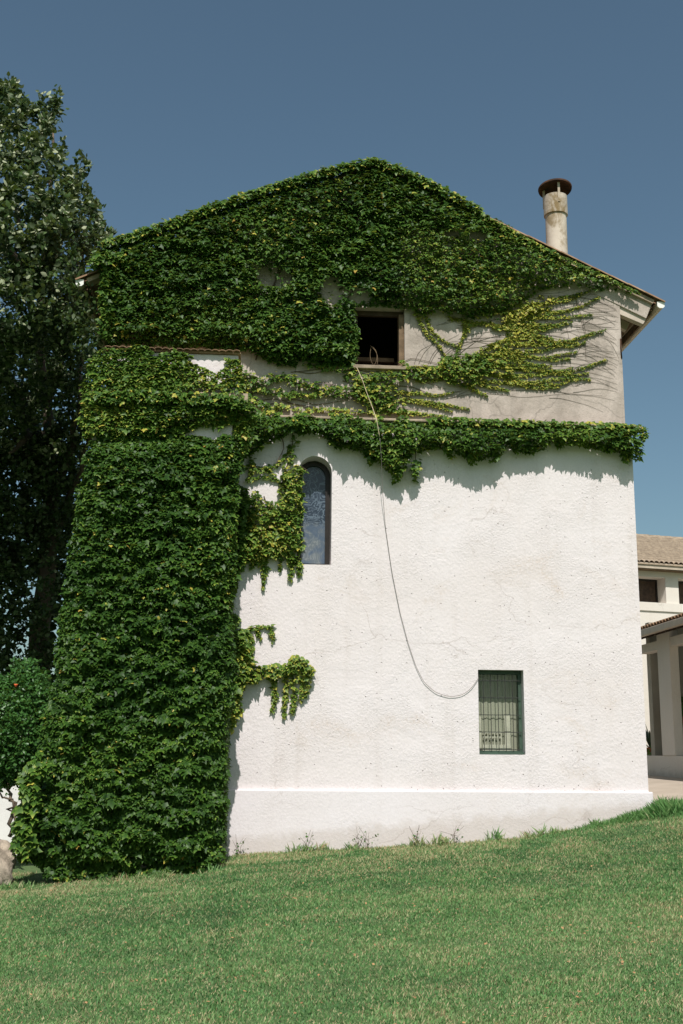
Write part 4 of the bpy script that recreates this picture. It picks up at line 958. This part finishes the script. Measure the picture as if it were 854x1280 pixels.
# potted agave and hanging plant in the porch
pa = PX(815, 928, PXX + .75)
ag = thing('potted_plant', 'spiky plant in a terracotta pot behind the porch parapet', 'plant', (pa.x, pa.y, 1.14))
MB().lathe((pa.x, pa.y, 1.14), [(.0, .0), (.15, .0), (.22, .2), (.27, .42), (.28, .58), (.31, .6), (.31, .66), (.26, .66), (.24, .56), (0, .56)], 24).build('pot', M['pot'], ag, smooth=False)
for k in range(13):
    a_ = k * 2.4; le = .55 + .4 * rng.random(); el_ = rad(25 + 55 * rng.random()); d_ = Vector((cos(a_) * cos(el_), sin(a_) * cos(el_), sin(el_))); s_ = Vector((-sin(a_), cos(a_), 0))
    o_ = Vector((pa.x, pa.y, 1.75)); pts = [o_, o_ + d_ * le * .5, o_ + d_ * le * .9 + Vector((0, 0, -.08))]
    vs = []
    for pt, wd in zip(pts, (.045, .04, .004)): vs += [pt - s_ * wd, pt + Vector((0, 0, -.015)), pt + s_ * wd]
    MB().add(vs, [(0, 1, 4, 3), (1, 2, 5, 4), (3, 4, 7, 6), (4, 5, 8, 7)]).build('leaf', M['agave'], ag)
def bushy(parent, c, n, spread, size, mat):
    pos = np.array(c) + rng.normal(0, 1, (n, 3)) * np.array(spread); nor = nrm(rng.normal(0, .7, (n, 3)) + np.array([0, -.4, .5])); tip = rng.normal(0, .6, (n, 3)) + np.array([0, -.2, .1])
    return leaves('foliage', pos, tip, nor, size * np.clip(rng.normal(1, .25, n), .5, 1.6), rng.random(n), M[mat], parent, T_OVAL)
pb = PX(818, 938, PXX + .42)
lp = thing('potted_plant', 'low leafy green plant just behind the porch parapet', 'plant', (pb.x, pb.y, 1.14))
MB().lathe((pb.x, pb.y, 1.14), [(0, 0), (.10, 0), (.14, .26), (.13, .26), (0, .24)], 16).build('pot', M['pot'], lp)
bushy(lp, (pb.x, pb.y, 1.14 + .45), 160, (.10, .14, .08), .09, 'potleaf')
pc = PX(852, 886, PXX + .6)
hp = thing('potted_plant', 'leafy plant hanging in the porch at the right frame edge', 'plant', (pc.x, pc.y, pc.z - .2))
MB().lathe((pc.x, pc.y, pc.z - .32), [(0, 0), (.10, .0), (.15, .2), (.14, .2), (0, .18)], 16).build('pot', M['pot'], hp)
MB().tube([(pc.x, pc.y, pc.z - .12), (pc.x, pc.y, zeave + .3)], .006, 5).build('hanger', M['cable'], hp)
bushy(hp, (pc.x, pc.y, pc.z), 120, (.12, .12, .12), .13, 'potleaf')

# ------------------------------------------------------------------ grass
def blades(x, y, h, wd, tint, lean=.55):
    n = len(x); z = gz(x, y) - .005; a = rng.random(n) * 2 * pi
    tip = np.stack([np.cos(a) * lean * rng.random(n), np.sin(a) * lean * rng.random(n), np.ones(n)], 1); nor = np.stack([np.cos(a + rng.normal(0, 1, n)), np.sin(a + rng.normal(0, 1, n)), np.zeros(n)], 1)
    return [np.stack([x, y, z], 1), tip, nor, h, tint, wd / h / .16]
def lawn_blades(n, y0, y1, hk, ring=0):
    u = rng.random(n); y = y0 + (y1 - y0) * u
    half = (y + 15) * .33 + .6; x = (y + 15) * .077 + (rng.random(n) * 2 - 1) * half
    if ring: sg = np.where(rng.random(n) < .5, -1, 1); x = (y + 15) * .077 + sg * (half + ring * rng.random(n))
    ok = ~((y > -.07) & (x > XL) & (x < 5.31)) & ~((x > 5.4 + np.clip(-.05 - y, 0, 9) * .77) & (y > -1.15)) & ~((x > -2.6) & (x < -.4) & (y > -1.0))
    x, y = x[ok], y[ok]; n = len(x)
    b1 = vn(x * .55, y * .9, 11); b2 = vn(x * 2.4, y * 3.0, 12); b3 = vn(x * 9, y * 9, 13)
    b0 = vn(x * .22 + .3 * y, y * .30 - .1 * x, 15); tn = .38 + .50 * (b1 - .5) + .40 * (b2 - .5) + .40 * (b0 - .5) + .26 * (b3 - .5) + rng.normal(0, .19, n)
    near_wall = np.clip((y + 3.2) / 3.0, 0, 1) * np.clip(1.2 - np.abs(x - 0.) / 9, .2, 1)
    dry = rng.random(n) < (.09 + .12 * b0 + .50 * near_wall * (b2 > .36) + .22 * np.clip((vn(x * 1.5, y * 2.2, 14) - .62) * 4, 0, 1)); tn = np.where(dry, .80 + .2 * rng.random(n), tn + .12 * near_wall)
    h = hk * (.016 + .024 * rng.random(n)) * (.8 + .5 * b2)
    return blades(x, y, h, .0026 + .0028 * rng.random(n) + .0002 * (y + 15), np.clip(tn, 0, 1), .95)
G = [lawn_blades(200000, -9.2, -5.0, .9), lawn_blades(180000, -5.0, -1.6, 1.), lawn_blades(70000, -1.6, .1, 1.15), lawn_blades(60000, -11, .1, 1.1, 3.5)]
def tuft(n, cx, cy_, sx, sy, h0, tint, wd=.007):
    x = cx + rng.normal(0, sx, n); y = cy_ - np.abs(rng.normal(0, sy, n)); h = h0 * (.4 + .8 * rng.random(n)) * np.exp(-((x - cx) / (2.2 * sx)) ** 2)
    return blades(x, y, np.maximum(h, .02), np.full(n, wd), np.clip(tint + rng.normal(0, .12, n), 0, 1), .8)
G.append(tuft(1800, 5.42, -.15, .20, .16, .22, .46, .004)); G.append(tuft(1300, 5.05, -.1, .25, .10, .13, .46, .004)); G.append(tuft(1500, 5.75, -.45, .25, .25, .12, .44, .004)); G.append(tuft(700, 4.6, -.09, .3, .1, .09, .5))
for k in range(22): G.append(tuft(45, rng.uniform(-.4, 4.6), -.09, .07, .05, .06 + .12 * rng.random(), .5 + .35 * rng.random(), .006))
for k in range(16): G.append(tuft(60, rng.uniform(-2.9, -.3), -1.30, .09, .08, (.05 + .07 * rng.random()), .55 + .3 * rng.random()))
Gc = [np.concatenate([g[i] for g in G]) for i in range(6)]
base(leaves('grass', Gc[0], Gc[1], Gc[2], Gc[3], Gc[4], M['grass'], None, T_BLADE, Gc[5]), 'mown green lawn grass with dry straw patches below the house', 'grass', None, 'stuff')
# weeds at the foot of the plinth
for i, (px, lab) in enumerate(((300, 'wispy weed at the plinth nearest the buttress ivy'), (385, 'thin dry weed against the plinth below the arched window'), (447, 'tall thin weed at the plinth below the opening'), (460, 'bushy pale weed at the foot of the plinth'), (520, 'thin weed at the plinth left of the barred window'), (568, 'small weed at the plinth just left of the barred window'))):
    p = P(px, 1050, -.14); zb = float(gz(p.x, -.14)); wt = thing('weed', lab, 'weed', (p.x, -.14, zb), 'weeds along the plinth')
    mb = MB()
    for k in range(5):
        mb.tube([(p.x + rng.normal(0, .01), -.14, zb), (p.x + rng.normal(0, .03), -.15, zb + .10), (p.x + rng.normal(0, .07), -.16, zb + .16 + .12 * rng.random())], [.003, .0025, .0015], 4)
    mb.build('stem', M['stem'], wt); n = 16
    pos = np.array([p.x, -.15, zb + .11]) + rng.normal(0, 1, (n, 3)) * np.array([.05, .02, .06]); pos[:, 2] = np.maximum(pos[:, 2], zb + .02)
    leaves('foliage', pos, rng.normal(0, 1, (n, 3)) + np.array([0, 0, .4]), nrm(rng.normal(0, .6, (n, 3)) + np.array([0, -.4, .6])), .032 * np.clip(rng.normal(1, .3, n), .4, 1.6), rng.random(n), M['shrub'], wt, T_OVAL)
# fallen leaves
n = 900; y = -9 + 7.8 * rng.random(n) ** .9; x = (y + 15) * .077 + (rng.random(n) * 2 - 1) * ((y + 15) * .32); z = gz(x, y) + .035 + .02 * rng.random(n)
base(leaves('fallen_leaves', np.stack([x, y, z], 1), rng.normal(0, 1, (n, 3)) * np.array([1, 1, .3]), nrm(rng.normal(0, .35, (n, 3)) + np.array([0, -.2, 1])), .012 + .016 * rng.random(n), rng.random(n), M['dead'], None, T_OVAL), 'scattered brown and yellow fallen leaves on the lawn', 'fallen leaves', None, 'stuff')
